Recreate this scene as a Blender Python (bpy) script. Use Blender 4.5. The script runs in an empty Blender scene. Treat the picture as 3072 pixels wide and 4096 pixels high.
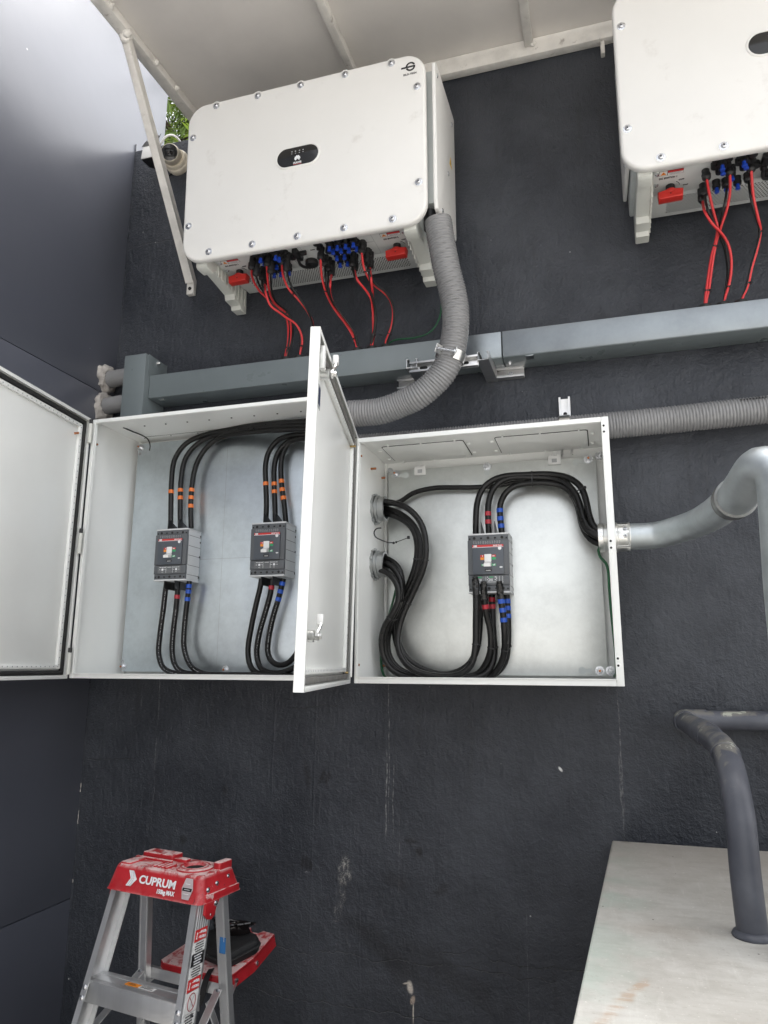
import bpy, bmesh, math, random
from mathutils import Vector, Matrix, noise
R=math.radians; PI=math.pi
random.seed(7)
S=bpy.context.scene
COL=S.collection
# ---------------------------------------------------------------- camera, sky, sun, exposure
cd=bpy.data.cameras.new('camera'); cam=bpy.data.objects.new('camera',cd); COL.objects.link(cam)
cd.sensor_fit='VERTICAL'; cd.sensor_height=24; cd.lens=24*2901.9/4096; cd.clip_end=400; cd.clip_start=.02
cr=Vector((0.95804265,0.28659199,0.00439522)); cu=Vector((0.05526754,-0.19975591,0.97828578)); cf=Vector((-0.28124684,0.93699659,0.20721392))
cam.matrix_world=Matrix(((cr.x,cu.x,-cf.x,0),(cr.y,cu.y,-cf.y,-2.66903),(cr.z,cu.z,-cf.z,1.8),(0,0,0,1)))
S.camera=cam
W=bpy.data.worlds.new('World'); S.world=W; W.use_nodes=True
wn=W.node_tree; bg=wn.nodes['Background']
sky=wn.nodes.new('ShaderNodeTexSky'); sky.sky_type='NISHITA'; sky.sun_disc=False
SUN_EL=R(73); SUN_AZ=R(45)
sky.sun_elevation=SUN_EL; sky.sun_rotation=SUN_AZ; sky.air_density=1.0; sky.dust_density=4.0; sky.ozone_density=1.0
hs=wn.nodes.new('ShaderNodeHueSaturation'); hs.inputs['Saturation'].default_value=.14
wn.links.new(sky.outputs[0],hs.inputs['Color']); wn.links.new(hs.outputs[0],bg.inputs[0]); bg.inputs[1].default_value=.15
sl=bpy.data.lights.new('sun','SUN'); sun=bpy.data.objects.new('sun',sl); COL.objects.link(sun)
sl.energy=1.1; sl.angle=R(50); sl.color=(1,.965,.92)
sd=Vector((math.sin(SUN_AZ)*math.cos(SUN_EL),math.cos(SUN_AZ)*math.cos(SUN_EL),math.sin(SUN_EL)))
sun.rotation_euler=sd.to_track_quat('Z','Y').to_euler()
S.view_settings.view_transform='Standard'; S.view_settings.look='None'; S.view_settings.gamma=1; S.view_settings.use_curve_mapping=False
S.view_settings.exposure=1.9
S.cycles.max_bounces=6; S.cycles.diffuse_bounces=4; S.cycles.glossy_bounces=3
# ---------------------------------------------------------------- node helpers
class NT:
    def __init__(s,name):
        s.m=bpy.data.materials.new(name); s.m.use_nodes=True; s.t=s.m.node_tree; s.b=s.t.nodes['Principled BSDF']
    def n(s,t,**k):
        x=s.t.nodes.new(t)
        for a,v in k.items(): setattr(x,a,v)
        return x
    def l(s,a,b): s.t.links.new(a,b)
    def val(s,sock,v):
        if hasattr(v,'is_output') or isinstance(v,bpy.types.NodeSocket): s.l(v,sock)
        else: sock.default_value=v
    def math(s,op,a,b=None,c=None,clamp=False):
        x=s.n('ShaderNodeMath',operation=op,use_clamp=clamp); s.val(x.inputs[0],a)
        if b is not None: s.val(x.inputs[1],b)
        if c is not None: s.val(x.inputs[2],c)
        return x.outputs[0]
    def noise(s,vec,scale,detail=4,rough=.55,dist=0):
        x=s.n('ShaderNodeTexNoise'); s.l(vec,x.inputs['Vector']); x.inputs['Scale'].default_value=scale; x.inputs['Detail'].default_value=detail
        x.inputs['Roughness'].default_value=rough; x.inputs['Distortion'].default_value=dist
        return x.outputs['Fac']
    def map(s,vec,scale=(1,1,1),loc=(0,0,0)):
        x=s.n('ShaderNodeMapping'); s.l(vec,x.inputs['Vector']); x.inputs['Scale'].default_value=scale; x.inputs['Location'].default_value=loc
        return x.outputs[0]
    def ramp(s,fac,a,b,smooth=True):
        x=s.n('ShaderNodeMapRange',interpolation_type='SMOOTHSTEP' if smooth else 'LINEAR'); s.val(x.inputs['Value'],fac)
        x.inputs['From Min'].default_value=a; x.inputs['From Max'].default_value=b
        return x.outputs[0]
    def mix(s,f,a,b):
        x=s.n('ShaderNodeMix',data_type='RGBA'); s.val(x.inputs[0],f)
        for i,v in ((6,a),(7,b)):
            if isinstance(v,bpy.types.NodeSocket): s.l(v,x.inputs[i])
            else: x.inputs[i].default_value=(*v,1)
        return x.outputs[2]
    def coord(s,which='Object'): return s.n('ShaderNodeTexCoord').outputs[which]
    def pos(s): return s.n('ShaderNodeNewGeometry').outputs['Position']
    def bump(s,h,strength=.3,dist=.002,prev=None):
        x=s.n('ShaderNodeBump'); s.l(h,x.inputs['Height']); x.inputs['Strength'].default_value=strength; x.inputs['Distance'].default_value=dist
        if prev is not None: s.l(prev,x.inputs['Normal'])
        return x.outputs[0]
    def set(s,**k):
        nm=dict(col='Base Color',rough='Roughness',metal='Metallic',spec='Specular IOR Level',coat='Coat Weight',coatr='Coat Roughness',ior='IOR',nor='Normal',aniso='Anisotropic',trans='Transmission Weight',alpha='Alpha')
        for a,v in k.items():
            i=s.b.inputs[nm[a]]
            if isinstance(v,tuple): i.default_value=(*v,1)
            else: s.val(i,v)
        return s.m
def mat(name,col,rough=.45,metal=0,spec=.5,var=.08,vs=6,bump=0,bs=300,bd=.0006,rv=.08,coat=0,dirt=None,dthr=(.58,.72),ds=9,stretch=(1,1,1)):
    t=NT(name); c=t.map(t.coord(),stretch)
    n1=t.noise(c,vs,5,.6)
    dk=tuple(x*(1-var) for x in col); lt=tuple(min(1,x*(1+var)) for x in col)
    cc=t.mix(t.ramp(n1,.3,.7),dk,lt)
    if dirt:
        n2=t.noise(c,ds,8,.68); cc=t.mix(t.ramp(n2,*dthr),cc,dirt)
    rr=t.math('ADD',t.math('MULTIPLY',t.math('SUBTRACT',t.noise(c,vs*2.3,3),.5),rv*2),rough)
    t.set(col=cc,rough=rr,metal=metal,spec=spec,coat=coat)
    if bump: t.set(nor=t.bump(t.noise(c,bs,2),bump,bd))
    return t.m
# ---------------------------------------------------------------- mesh helpers
def NB(): return bmesh.new()
def bx(bm,x0,x1,y0,y1,z0,z1,bev=0,M=None,seg=2):
    r=bmesh.ops.create_cube(bm,size=1)['verts']
    for v in r: v.co=Vector(((x0+x1)/2+v.co.x*(x1-x0),(y0+y1)/2+v.co.y*(y1-y0),(z0+z1)/2+v.co.z*(z1-z0)))
    if M is not None:
        for v in r: v.co=M@v.co
    if bev:
        es=set(e for v in r for e in v.link_edges)
        bmesh.ops.bevel(bm,geom=list(es),offset=bev,segments=seg,affect='EDGES',profile=.5)
    return bm
def frame(p,q,up=None):
    p=Vector(p);q=Vector(q);d=(q-p).normalized(); a=Vector(up) if up is not None else (Vector((0,0,1)) if abs(d.z)<.9 else Vector((1,0,0)))
    x=d.cross(a).normalized(); y=x.cross(d).normalized()
    return Matrix(((x.x,y.x,d.x,p.x),(x.y,y.y,d.y,p.y),(x.z,y.z,d.z,p.z),(0,0,0,1))),(q-p).length
def bar(bm,p,q,w,h,bev=0,up=None):
    M,L=frame(p,q,up); return bx(bm,-w/2,w/2,-h/2,h/2,0,L,bev,M)
def rings(bm,rs,caps=(True,True),closed=True):
    vs=[[bm.verts.new(p) for p in r] for r in rs]; n=len(rs[0])
    for a,b in zip(vs,vs[1:]):
        for i in range(n if closed else n-1):
            j=(i+1)%n; bm.faces.new((a[i],a[j],b[j],b[i]))
    if caps[0]: bm.faces.new(vs[0][::-1])
    if caps[1]: bm.faces.new(vs[-1])
    return vs
def lathe(bm,p,q,prof,n=18,caps=(True,True),up=None):
    M,L=frame(p,q,up)
    rings(bm,[[M@Vector((r*math.cos(2*PI*i/n),r*math.sin(2*PI*i/n),z)) for i in range(n)] for z,r in prof],caps)
def cyl(bm,p,q,r,n=16,bev=0):
    L=(Vector(q)-Vector(p)).length
    lathe(bm,p,q,[(0,r),(L,r)] if not bev else [(0,r-bev),(bev,r),(L-bev,r),(L,r-bev)],n)
def spline(pts,step):
    P=[Vector(p) for p in pts]; P=[P[0]*2-P[1]]+P+[P[-1]*2-P[-2]]; out=[]
    for i in range(1,len(P)-2):
        a,b,c,d=P[i-1:i+3]; t0=0; t1=max((b-a).length**.5,1e-4);t2=t1+max((c-b).length**.5,1e-4);t3=t2+max((d-c).length**.5,1e-4)
        n=max(2,int((c-b).length/step*3))
        for k in range(n):
            t=t1+(t2-t1)*k/n
            A1=a*((t1-t)/(t1-t0))+b*((t-t0)/(t1-t0));A2=b*((t2-t)/(t2-t1))+c*((t-t1)/(t2-t1));A3=c*((t3-t)/(t3-t2))+d*((t-t2)/(t3-t2))
            B1=A1*((t2-t)/(t2-t0))+A2*((t-t0)/(t2-t0));B2=A2*((t3-t)/(t3-t1))+A3*((t-t1)/(t3-t1))
            out.append(B1*((t2-t)/(t2-t1))+B2*((t-t1)/(t2-t1)))
    out.append(P[-2])
    for _ in range(2): out=[out[0]]+[(out[i-1]+out[i]*2+out[i+1])/4 for i in range(1,len(out)-1)]+[out[-1]]
    ln=[0]
    for a,b in zip(out,out[1:]): ln.append(ln[-1]+(b-a).length)
    n=max(2,int(ln[-1]/step)); res=[];j=0
    for k in range(n+1):
        s=ln[-1]*k/n
        while j<len(ln)-2 and ln[j+1]<s: j+=1
        f=(s-ln[j])/max(1e-9,ln[j+1]-ln[j]); res.append(out[j].lerp(out[j+1],min(1,f)))
    return res
def sweep(bm,P,r,n=10,caps=(True,True),rf=None):
    T=[(P[min(i+1,len(P)-1)]-P[max(i-1,0)]).normalized() for i in range(len(P))]
    a=Vector((0,0,1)) if abs(T[0].z)<.9 else Vector((1,0,0)); x=T[0].cross(a).normalized(); rs=[]; s=0
    for i,p in enumerate(P):
        x=(x-T[i]*x.dot(T[i])).normalized(); y=T[i].cross(x)
        if i: s+=(P[i]-P[i-1]).length
        rs.append([p+(x*math.cos(2*PI*k/n)+y*math.sin(2*PI*k/n))*(rf(s,2*PI*k/n) if rf else r) for k in range(n)])
    rings(bm,rs,caps)
def tube(bm,pts,r,n=10,step=.02,caps=(True,True),rf=None):
    P=spline(pts,step); sweep(bm,P,r,n,caps,rf); return P
def rrect(w,h,r,n=6,cx=0,cy=0):
    o=[]
    for sx,sy,a0 in ((1,1,0),(-1,1,90),(-1,-1,180),(1,-1,270)):
        for k in range(n+1):
            a=R(a0+90*k/n); o.append((cx+sx*(w/2-r)+r*math.cos(a),cy+sy*(h/2-r)+r*math.sin(a)))
    return o
def inset(poly,d):
    n=len(poly);o=[]
    for i in range(n):
        p=Vector(poly[i]);a=Vector(poly[i-1]);b=Vector(poly[(i+1)%n])
        e1=(p-a).normalized() if (p-a).length>1e-9 else Vector((0,0)); e2=(b-p).normalized() if (b-p).length>1e-9 else Vector((0,0))
        n1=Vector((-e1.y,e1.x));n2=Vector((-e2.y,e2.x)); m=n1+n2
        if m.length<1e-6: m=n1
        m=m.normalized(); c=max(.4,m.dot(n1)); o.append(tuple(p+m*(d/c)))
    return o
XZ=lambda a,b,c:Vector((a,c,b))      # polygon in x-z, depth along +y
XY=lambda a,b,c:Vector((a,b,c))      # polygon in x-y, depth along z
YZ=lambda a,b,c:Vector((c,a,b))      # polygon in y-z, depth along x
def prism(bm,poly,d0,d1,fn=XZ,bev=0,both=True,M=None):
    # counter-clockwise polygon extruded from d0 (front, bevelled) to d1
    L=[]
    s=1 if d1>d0 else -1
    if bev: L+= [(bev*(1-math.sin(R(a))),d0+s*bev*(1-math.cos(R(a)))) for a in (0,30,60,90)]
    else: L.append((0,d0))
    if bev and both: L+=[(bev*(1-math.cos(R(a))),d1-s*bev*(1-math.sin(R(a)))) for a in (0,45,90)]
    else: L.append((0,d1))
    rs=[]
    for ins,d in L:
        pp=inset(poly,ins) if ins>1e-7 else poly
        rs.append([(M@fn(a,b,d)) if M is not None else fn(a,b,d) for a,b in pp])
    rings(bm,rs)
def mesh(bm,name,m,smooth=38):
    bmesh.ops.recalc_face_normals(bm,faces=bm.faces[:])
    me=bpy.data.meshes.new(name); bm.to_mesh(me); bm.free()
    me.materials.append(m)
    if smooth:
        me.shade_smooth(); me.set_sharp_from_angle(angle=R(smooth))
    return me
def obj(name,bm,m,parent=None,kind=None,smooth=38,M=None):
    me=bm if isinstance(bm,bpy.types.Mesh) else mesh(bm,name,m,smooth)
    o=bpy.data.objects.new(name,me); COL.objects.link(o)
    if parent is not None: o.parent=parent
    if M is not None: o.matrix_basis=M
    if kind: o['kind']=kind
    return o
def tag(o,label,cat,group=None):
    o['label']=label; o['category']=cat
    if group: o['group']=group
    return o
def thing(name,label,cat,M=None,group=None):
    o=bpy.data.objects.new(name,None); COL.objects.link(o); o.empty_display_size=.05
    if M is not None: o.matrix_basis=M
    return tag(o,label,cat,group)
def copy_tree(o,M=None,parent=None):
    c=o.copy(); COL.objects.link(c)
    if parent is not None: c.parent=parent
    if M is not None: c.matrix_basis=M
    for ch in list(o.children): copy_tree(ch,None,c)
    return c
def at_base(root,loc):
    # move an Empty to the thing's base while its parts (already authored in world space) stay put
    root.location=loc
    inv=Matrix.Translation(-Vector(loc))
    for ch in root.children: ch.matrix_basis=inv@ch.matrix_basis
FONT={}
def text(name,s,size,m,parent,M,width=None,bold=0,depth=.0004,sx=1.0):
    key=(s,size,width,bold,depth,sx)
    if key not in FONT:
        cu_=bpy.data.curves.new(name,'FONT'); cu_.body=s; cu_.size=size; cu_.align_x='CENTER'; cu_.align_y='CENTER'; cu_.extrude=depth; cu_.offset=bold; cu_.resolution_u=3
        t=bpy.data.objects.new(name,cu_); COL.objects.link(t); bpy.context.view_layer.update()
        me=bpy.data.meshes.new_from_object(t.evaluated_get(bpy.context.evaluated_depsgraph_get()))
        bpy.data.objects.remove(t)
        if width:
            xs=[v.co.x for v in me.vertices]; k=width/(max(xs)-min(xs))
            for v in me.vertices: v.co.x*=k
        if sx!=1:
            for v in me.vertices: v.co.x*=sx
        me.name=name; FONT[key]=me
    me=FONT[key].copy(); me.materials.clear(); me.materials.append(m)
    return obj(name,me,m,parent,M=M)
def MX(loc,x,y,z):
    return Matrix(((x[0],y[0],z[0],loc[0]),(x[1],y[1],z[1],loc[1]),(x[2],y[2],z[2],loc[2]),(0,0,0,1)))
def front(a,b,c): return MX((a,b,c),(1,0,0),(0,0,1),(0,-1,0))   # flat print facing -y
G = {"p1a":[[-1.6875,-0.105,2.3514],[-1.6939,-0.105,2.4534],[-1.7016,-0.1,2.5554],[-1.6971,-0.095,2.647],[-1.6538,-0.09,2.7135],[-1.569,-0.09,2.7451],[-1.4603,-0.1,2.7532],[-1.3085,-0.13,2.7519],[-1.0641,-0.17,2.7347]],
 "p1b":[[-1.6424,-0.105,2.3519],[-1.6495,-0.105,2.4507],[-1.6561,-0.1,2.5523],[-1.6449,-0.095,2.6486],[-1.6005,-0.09,2.7061],[-1.5317,-0.09,2.7372],[-1.4537,-0.1,2.743],[-1.308,-0.13,2.7408],[-1.0637,-0.17,2.7187]],
 "p1c":[[-1.5919,-0.105,2.3467],[-1.5999,-0.105,2.4478],[-1.6019,-0.1,2.5318],[-1.5916,-0.095,2.6162],[-1.5617,-0.09,2.6773],[-1.5122,-0.09,2.7173],[-1.453,-0.1,2.7299],[-1.3072,-0.13,2.7242],[-1.0632,-0.17,2.7027]],
 "p1d":[[-1.2576,-0.105,2.3535],[-1.2579,-0.105,2.4273],[-1.2665,-0.1,2.509],[-1.2711,-0.1,2.5904],[-1.2595,-0.1,2.644],[-1.2222,-0.1,2.6891],[-1.1622,-0.12,2.6979],[-1.0754,-0.14,2.6909]],
 "p1e":[[-1.2154,-0.105,2.3513],[-1.2211,-0.105,2.4251],[-1.2294,-0.1,2.5065],[-1.2314,-0.1,2.5874],[-1.2158,-0.1,2.6405],[-1.1817,-0.1,2.6758],[-1.128,-0.12,2.683],[-1.064,-0.14,2.6776]],
 "p1f":[[-1.1707,-0.105,2.3464],[-1.1807,-0.105,2.4227],[-1.1971,-0.1,2.5043],[-1.2029,-0.1,2.5852],[-1.1961,-0.1,2.6334],[-1.1703,-0.1,2.6748],[-1.1168,-0.12,2.6804],[-1.0528,-0.14,2.6686]],
 "p1g":[[-1.6783,-0.12,2.132],[-1.6819,-0.12,2.1006],[-1.6904,-0.115,2.0127],[-1.7008,-0.11,1.9203],[-1.7013,-0.11,1.8438],[-1.6776,-0.12,1.7983],[-1.6324,-0.14,1.7747],[-1.5622,-0.15,1.764],[-1.4108,-0.16,1.764],[-1.15,-0.13,1.764],[-1.0,-0.14,1.766],[-0.94,-0.14,1.8]],
 "p1h":[[-1.6272,-0.12,2.1279],[-1.6263,-0.12,2.0992],[-1.6316,-0.115,2.022],[-1.6414,-0.11,1.9198],[-1.6394,-0.11,1.8437],[-1.6168,-0.12,1.7986],[-1.5748,-0.14,1.7741],[-1.5112,-0.15,1.764],[-1.3834,-0.16,1.764],[-1.15,-0.14,1.764],[-1.0,-0.15,1.766],[-0.94,-0.15,1.8]],
 "p1i":[[-1.5756,-0.12,2.1265],[-1.5764,-0.12,2.1031],[-1.5839,-0.115,2.0314],[-1.5918,-0.11,1.9397],[-1.5886,-0.11,1.8688],[-1.5601,-0.12,1.8137],[-1.5127,-0.14,1.7794],[-1.4498,-0.15,1.764],[-1.329,-0.16,1.764],[-1.15,-0.15,1.764],[-1.0,-0.16,1.766],[-0.94,-0.16,1.8]],
 "p1j":[[-1.2586,-0.12,2.1275],[-1.2641,-0.12,2.0899],[-1.2791,-0.115,2.0356],[-1.2994,-0.11,1.9418],[-1.3095,-0.11,1.8534],[-1.292,-0.12,1.7975],[-1.2538,-0.14,1.7714],[-1.2008,-0.15,1.7648],[-1.1179,-0.16,1.7679],[-1.15,-0.16,1.764],[-1.0,-0.17,1.766],[-0.94,-0.17,1.8]],
 "p1k":[[-1.2134,-0.12,2.1262],[-1.2179,-0.12,2.0738],[-1.242,-0.115,1.9902],[-1.2642,-0.11,1.9168],[-1.2721,-0.11,1.8484],[-1.2552,-0.12,1.8],[-1.2166,-0.14,1.7764],[-1.1537,-0.15,1.7712],[-1.0929,-0.16,1.7913]],
 "p1l":[[-1.1665,-0.12,2.1248],[-1.1834,-0.12,2.0531],[-1.2091,-0.1161,1.97],[-1.2243,-0.1117,1.8921],[-1.226,-0.11,1.8484],[-1.2091,-0.1144,1.817],[-1.1708,-0.1267,1.8003],[-1.1272,-0.1422,1.8075],[-1.0931,-0.1511,1.8381],[-1.0648,-0.16,1.8849]],
 "p2a":[[-0.7846,-0.16,2.396],[-0.7525,-0.1683,2.3922],[-0.7092,-0.1833,2.3813],[-0.6619,-0.195,2.3609],[-0.6248,-0.2,2.329],[-0.5989,-0.2,2.2876],[-0.587,-0.2,2.2357],[-0.5867,-0.2,2.1775],[-0.5997,-0.1933,2.1283],[-0.6242,-0.185,2.0779],[-0.6516,-0.18,2.0252],[-0.6759,-0.18,1.9739],[-0.6915,-0.18,1.9209],[-0.6921,-0.1883,1.8679],[-0.6751,-0.1967,1.8261],[-0.6417,-0.2,1.7918],[-0.5881,-0.2,1.7711],[-0.5246,-0.2,1.7648],[-0.4722,-0.2,1.772],[-0.4336,-0.2,1.8029],[-0.4179,-0.2,1.8599],[-0.4147,-0.2,1.9276],[-0.4122,-0.2,1.9961],[-0.4117,-0.2,2.0514],[-0.4128,-0.2,2.0933]],
 "p2b":[[-0.7938,-0.13,2.3804],[-0.7661,-0.1359,2.3736],[-0.7288,-0.1418,2.3637],[-0.6881,-0.1477,2.3429],[-0.651,-0.15,2.3108],[-0.6264,-0.15,2.2682],[-0.6183,-0.15,2.2156],[-0.6235,-0.1486,2.1678],[-0.6384,-0.1427,2.1138],[-0.6609,-0.1368,2.0711],[-0.6873,-0.1309,2.0246],[-0.706,-0.125,1.9853],[-0.715,-0.12,1.942],[-0.7074,-0.12,1.8805],[-0.6773,-0.12,1.8269],[-0.6254,-0.12,1.7917],[-0.5523,-0.12,1.7712],[-0.4945,-0.12,1.7803],[-0.4511,-0.12,1.8099],[-0.4251,-0.12,1.8619],[-0.4146,-0.12,1.9316],[-0.4105,-0.12,2.0022],[-0.408,-0.12,2.0592]],
 "p2c":[[-0.7937,-0.13,2.3628],[-0.7658,-0.1367,2.3572],[-0.7244,-0.1433,2.3447],[-0.6837,-0.15,2.3239],[-0.6491,-0.15,2.2918],[-0.633,-0.1467,2.2466],[-0.633,-0.14,2.1954],[-0.6445,-0.1333,2.1447],[-0.6654,-0.1267,2.0943],[-0.6921,-0.12,2.044],[-0.7131,-0.12,1.993],[-0.7227,-0.12,1.953],[-0.7188,-0.12,1.8914],[-0.6923,-0.12,1.8304],[-0.6402,-0.12,1.7917],[-0.5669,-0.12,1.7659],[-0.4806,-0.12,1.7645],[-0.4265,-0.1233,1.7722],[-0.3929,-0.13,1.81],[-0.3739,-0.1433,1.8612],[-0.3736,-0.1567,1.9294],[-0.381,-0.17,1.9701],[-0.3848,-0.1833,2.0142],[-0.3849,-0.1933,2.048],[-0.3842,-0.2,2.0768]],
 "p2d":[[-0.7816,-0.17,2.1428],[-0.7545,-0.183,2.1365],[-0.723,-0.193,2.1207],[-0.6966,-0.1995,2.0909],[-0.6852,-0.2,2.0546],[-0.6889,-0.2,2.0189],[-0.7093,-0.2,1.9766],[-0.7369,-0.1945,1.9383],[-0.7506,-0.188,1.8963],[-0.7524,-0.1815,1.8612],[-0.7441,-0.175,1.8227],[-0.7161,-0.1685,1.7844],[-0.6663,-0.162,1.7645],[-0.5807,-0.1555,1.7645],[-0.4754,-0.148,1.7645],[-0.4143,-0.135,1.7645],[-0.38,-0.126,1.793],[-0.3655,-0.12,1.8445],[-0.3672,-0.12,1.9137],[-0.3688,-0.12,1.9838],[-0.3687,-0.12,2.0439]],
 "p2e":[[-0.7881,-0.15,2.1717],[-0.7627,-0.1567,2.168],[-0.7279,-0.1633,2.1559],[-0.7011,-0.17,2.1272],[-0.686,-0.17,2.0902],[-0.6869,-0.1667,2.0434],[-0.7057,-0.16,1.9937],[-0.7321,-0.1533,1.9476],[-0.7491,-0.1467,1.905],[-0.7528,-0.14,1.8622],[-0.7413,-0.1333,1.8195],[-0.7093,-0.1267,1.7842],[-0.6552,-0.12,1.7645],[-0.5526,-0.12,1.7645],[-0.4382,-0.12,1.7645],[-0.3816,-0.12,1.7657],[-0.3468,-0.1333,1.8],[-0.3277,-0.15,1.8456],[-0.322,-0.17,1.8942],[-0.3235,-0.1833,1.9694],[-0.3297,-0.1933,2.0373],[-0.3308,-0.2,2.0764]],
 "p2f":[[-0.7976,-0.12,2.1971],[-0.768,-0.1265,2.1905],[-0.7309,-0.133,2.1746],[-0.7001,-0.1395,2.1439],[-0.6897,-0.14,2.1009],[-0.6904,-0.1375,2.0497],[-0.7044,-0.131,1.9994],[-0.729,-0.1245,1.9528],[-0.748,-0.118,1.9061],[-0.7517,-0.1115,1.8629],[-0.7405,-0.11,1.8233],[-0.7064,-0.11,1.7877],[-0.6466,-0.11,1.7645],[-0.5366,-0.11,1.7645],[-0.4256,-0.11,1.7645],[-0.3689,-0.11,1.7725],[-0.3361,-0.114,1.8048],[-0.322,-0.12,1.8445],[-0.316,-0.12,1.9154],[-0.316,-0.12,1.9927],[-0.3166,-0.12,2.0435]],
 "p2g":[[-0.8,-0.14,2.3952],[-0.7205,-0.0836,2.4057],[-0.6617,-0.085,2.4377],[-0.5846,-0.085,2.452],[-0.4964,-0.085,2.4486],[-0.4222,-0.085,2.4443],[-0.3368,-0.085,2.4461],[-0.2467,-0.085,2.4573],[-0.1704,-0.085,2.4551],[-0.1075,-0.0871,2.4331],[-0.0752,-0.0929,2.3874],[-0.0631,-0.1071,2.3359],[-0.0512,-0.1271,2.2844],[-0.0257,-0.1486,2.2389],[0.0161,-0.17,2.2136]],
 "p2h":[[-0.421,-0.12,2.2606],[-0.4194,-0.12,2.3184],[-0.4127,-0.12,2.3806],[-0.3918,-0.12,2.4297],[-0.3541,-0.12,2.4588],[-0.305,-0.12,2.4709],[-0.2487,-0.12,2.4702],[-0.1461,-0.12,2.4649],[-0.0845,-0.13,2.4436],[-0.0479,-0.14,2.4062],[-0.0333,-0.15,2.355],[-0.0249,-0.16,2.2973],[-0.0086,-0.17,2.2556],[0.039,-0.17,2.2302]],
 "p2i":[[-0.3736,-0.12,2.2583],[-0.3752,-0.12,2.3243],[-0.3718,-0.12,2.3781],[-0.3542,-0.12,2.4251],[-0.3238,-0.12,2.4524],[-0.281,-0.12,2.4633],[-0.2251,-0.12,2.4593],[-0.1467,-0.12,2.4505],[-0.0968,-0.13,2.4261],[-0.0679,-0.14,2.3834],[-0.0531,-0.15,2.3324],[-0.0423,-0.16,2.2825],[-0.0218,-0.17,2.2485],[0.0384,-0.17,2.2207]],
 "p2j":[[-0.3275,-0.12,2.2561],[-0.3322,-0.12,2.3302],[-0.3312,-0.12,2.3632],[-0.316,-0.12,2.3996],[-0.2862,-0.12,2.4269],[-0.2418,-0.12,2.4372],[-0.1669,-0.12,2.4345],[-0.1131,-0.12,2.4194],[-0.0777,-0.13,2.3863],[-0.0586,-0.14,2.3428],[-0.053,-0.15,2.2968],[-0.0417,-0.16,2.2591],[-0.017,-0.17,2.2348],[0.0379,-0.17,2.2112]],
 "p2k":[[-0.2282,-0.09,2.4553],[-0.1684,-0.09,2.4533],[-0.1101,-0.095,2.4293],[-0.077,-0.1025,2.3844],[-0.0601,-0.11,2.3332],[-0.0527,-0.125,2.2819],[-0.0376,-0.14,2.239],[-0.0095,-0.155,2.2081],[0.037,-0.17,2.196]],
 "gw1":[[-0.5669,-0.08,3.3248],[-0.5513,-0.08,3.2686],[-0.542,-0.09,3.1995],[-0.5501,-0.1,3.1263],[-0.5845,-0.11,3.0713],[-0.6426,-0.11,3.0563],[-0.7189,-0.1,3.0632],[-0.7501,-0.09,3.0618],[-0.768,-0.08,3.0492]],
 "gw2":[[-0.7141,-0.11,2.1124],[-0.7243,-0.1011,2.0725],[-0.7381,-0.1,2.0208],[-0.7554,-0.1,1.9656],[-0.7707,-0.1,1.9143],[-0.7774,-0.1,1.8632],[-0.7779,-0.1067,1.8269],[-0.771,-0.12,1.791],[-0.7647,-0.1178,1.7661],[-0.7623,-0.1,1.7605]],
 "gw3":[[0.0102,-0.17,2.2009],[-0.0027,-0.19,2.1793],[0.0023,-0.21,2.1499],[0.0187,-0.24,2.1266],[0.024,-0.26,2.0983],[0.0237,-0.27,2.0468],[0.0254,-0.27,1.9758],[0.0282,-0.26,1.9062],[0.0314,-0.22,1.8373],[0.0308,-0.16,1.7846],[0.0254,-0.08,1.7676]],
 "v1":[[-1.255,-0.325,3.3318],[-1.2744,-0.2812,3.3273],[-1.28,-0.2412,3.3141],[-1.2716,-0.205,3.2958],[-1.2459,-0.1725,3.2742],[-1.2229,-0.1456,3.257],[-1.208,-0.1245,3.2397],[-1.1986,-0.107,3.2212],[-1.1932,-0.1,3.187],[-1.1898,-0.102,3.1097],[-1.2071,-0.098,3.0429]],
 "v2":[[-1.1882,-0.325,3.3348],[-1.2089,-0.275,3.3167],[-1.2228,-0.23,3.2895],[-1.2283,-0.19,3.268],[-1.2165,-0.155,3.2495],[-1.1981,-0.13,3.2392],[-1.1871,-0.108,3.2228],[-1.1802,-0.1,3.1852],[-1.1799,-0.102,3.1084],[-1.1957,-0.098,3.0415]],
 "v3":[[-1.2471,-0.22,3.322],[-1.2226,-0.255,3.2556],[-1.213,-0.23,3.2156],[-1.1857,-0.1981,3.1959],[-1.1671,-0.1675,3.1844],[-1.1466,-0.1406,3.1745],[-1.1285,-0.1208,3.1453],[-1.1237,-0.1067,3.107],[-1.1342,-0.098,3.0403]],
 "v4":[[-1.1304,-0.31,3.3404],[-1.1478,-0.26,3.3203],[-1.1391,-0.22,3.2811],[-1.1073,-0.185,3.2444],[-1.0795,-0.15,3.2005],[-1.0705,-0.125,3.1634],[-1.0744,-0.108,3.1079],[-1.0926,-0.098,3.0431]],
 "v5":[[-0.9684,-0.31,3.3365],[-0.9825,-0.26,3.2936],[-0.9827,-0.22,3.253],[-0.9747,-0.185,3.2214],[-0.9539,-0.15,3.1825],[-0.9236,-0.125,3.1391],[-0.9027,-0.108,3.0971],[-0.8955,-0.098,3.0498]],
 "v6":[[-0.9651,-0.2,3.3281],[-0.946,-0.26,3.2491],[-0.9609,-0.22,3.234],[-0.9607,-0.185,3.213],[-0.9423,-0.15,3.1808],[-0.9159,-0.125,3.142],[-0.8957,-0.108,3.0923],[-0.8901,-0.098,3.0491]],
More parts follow.
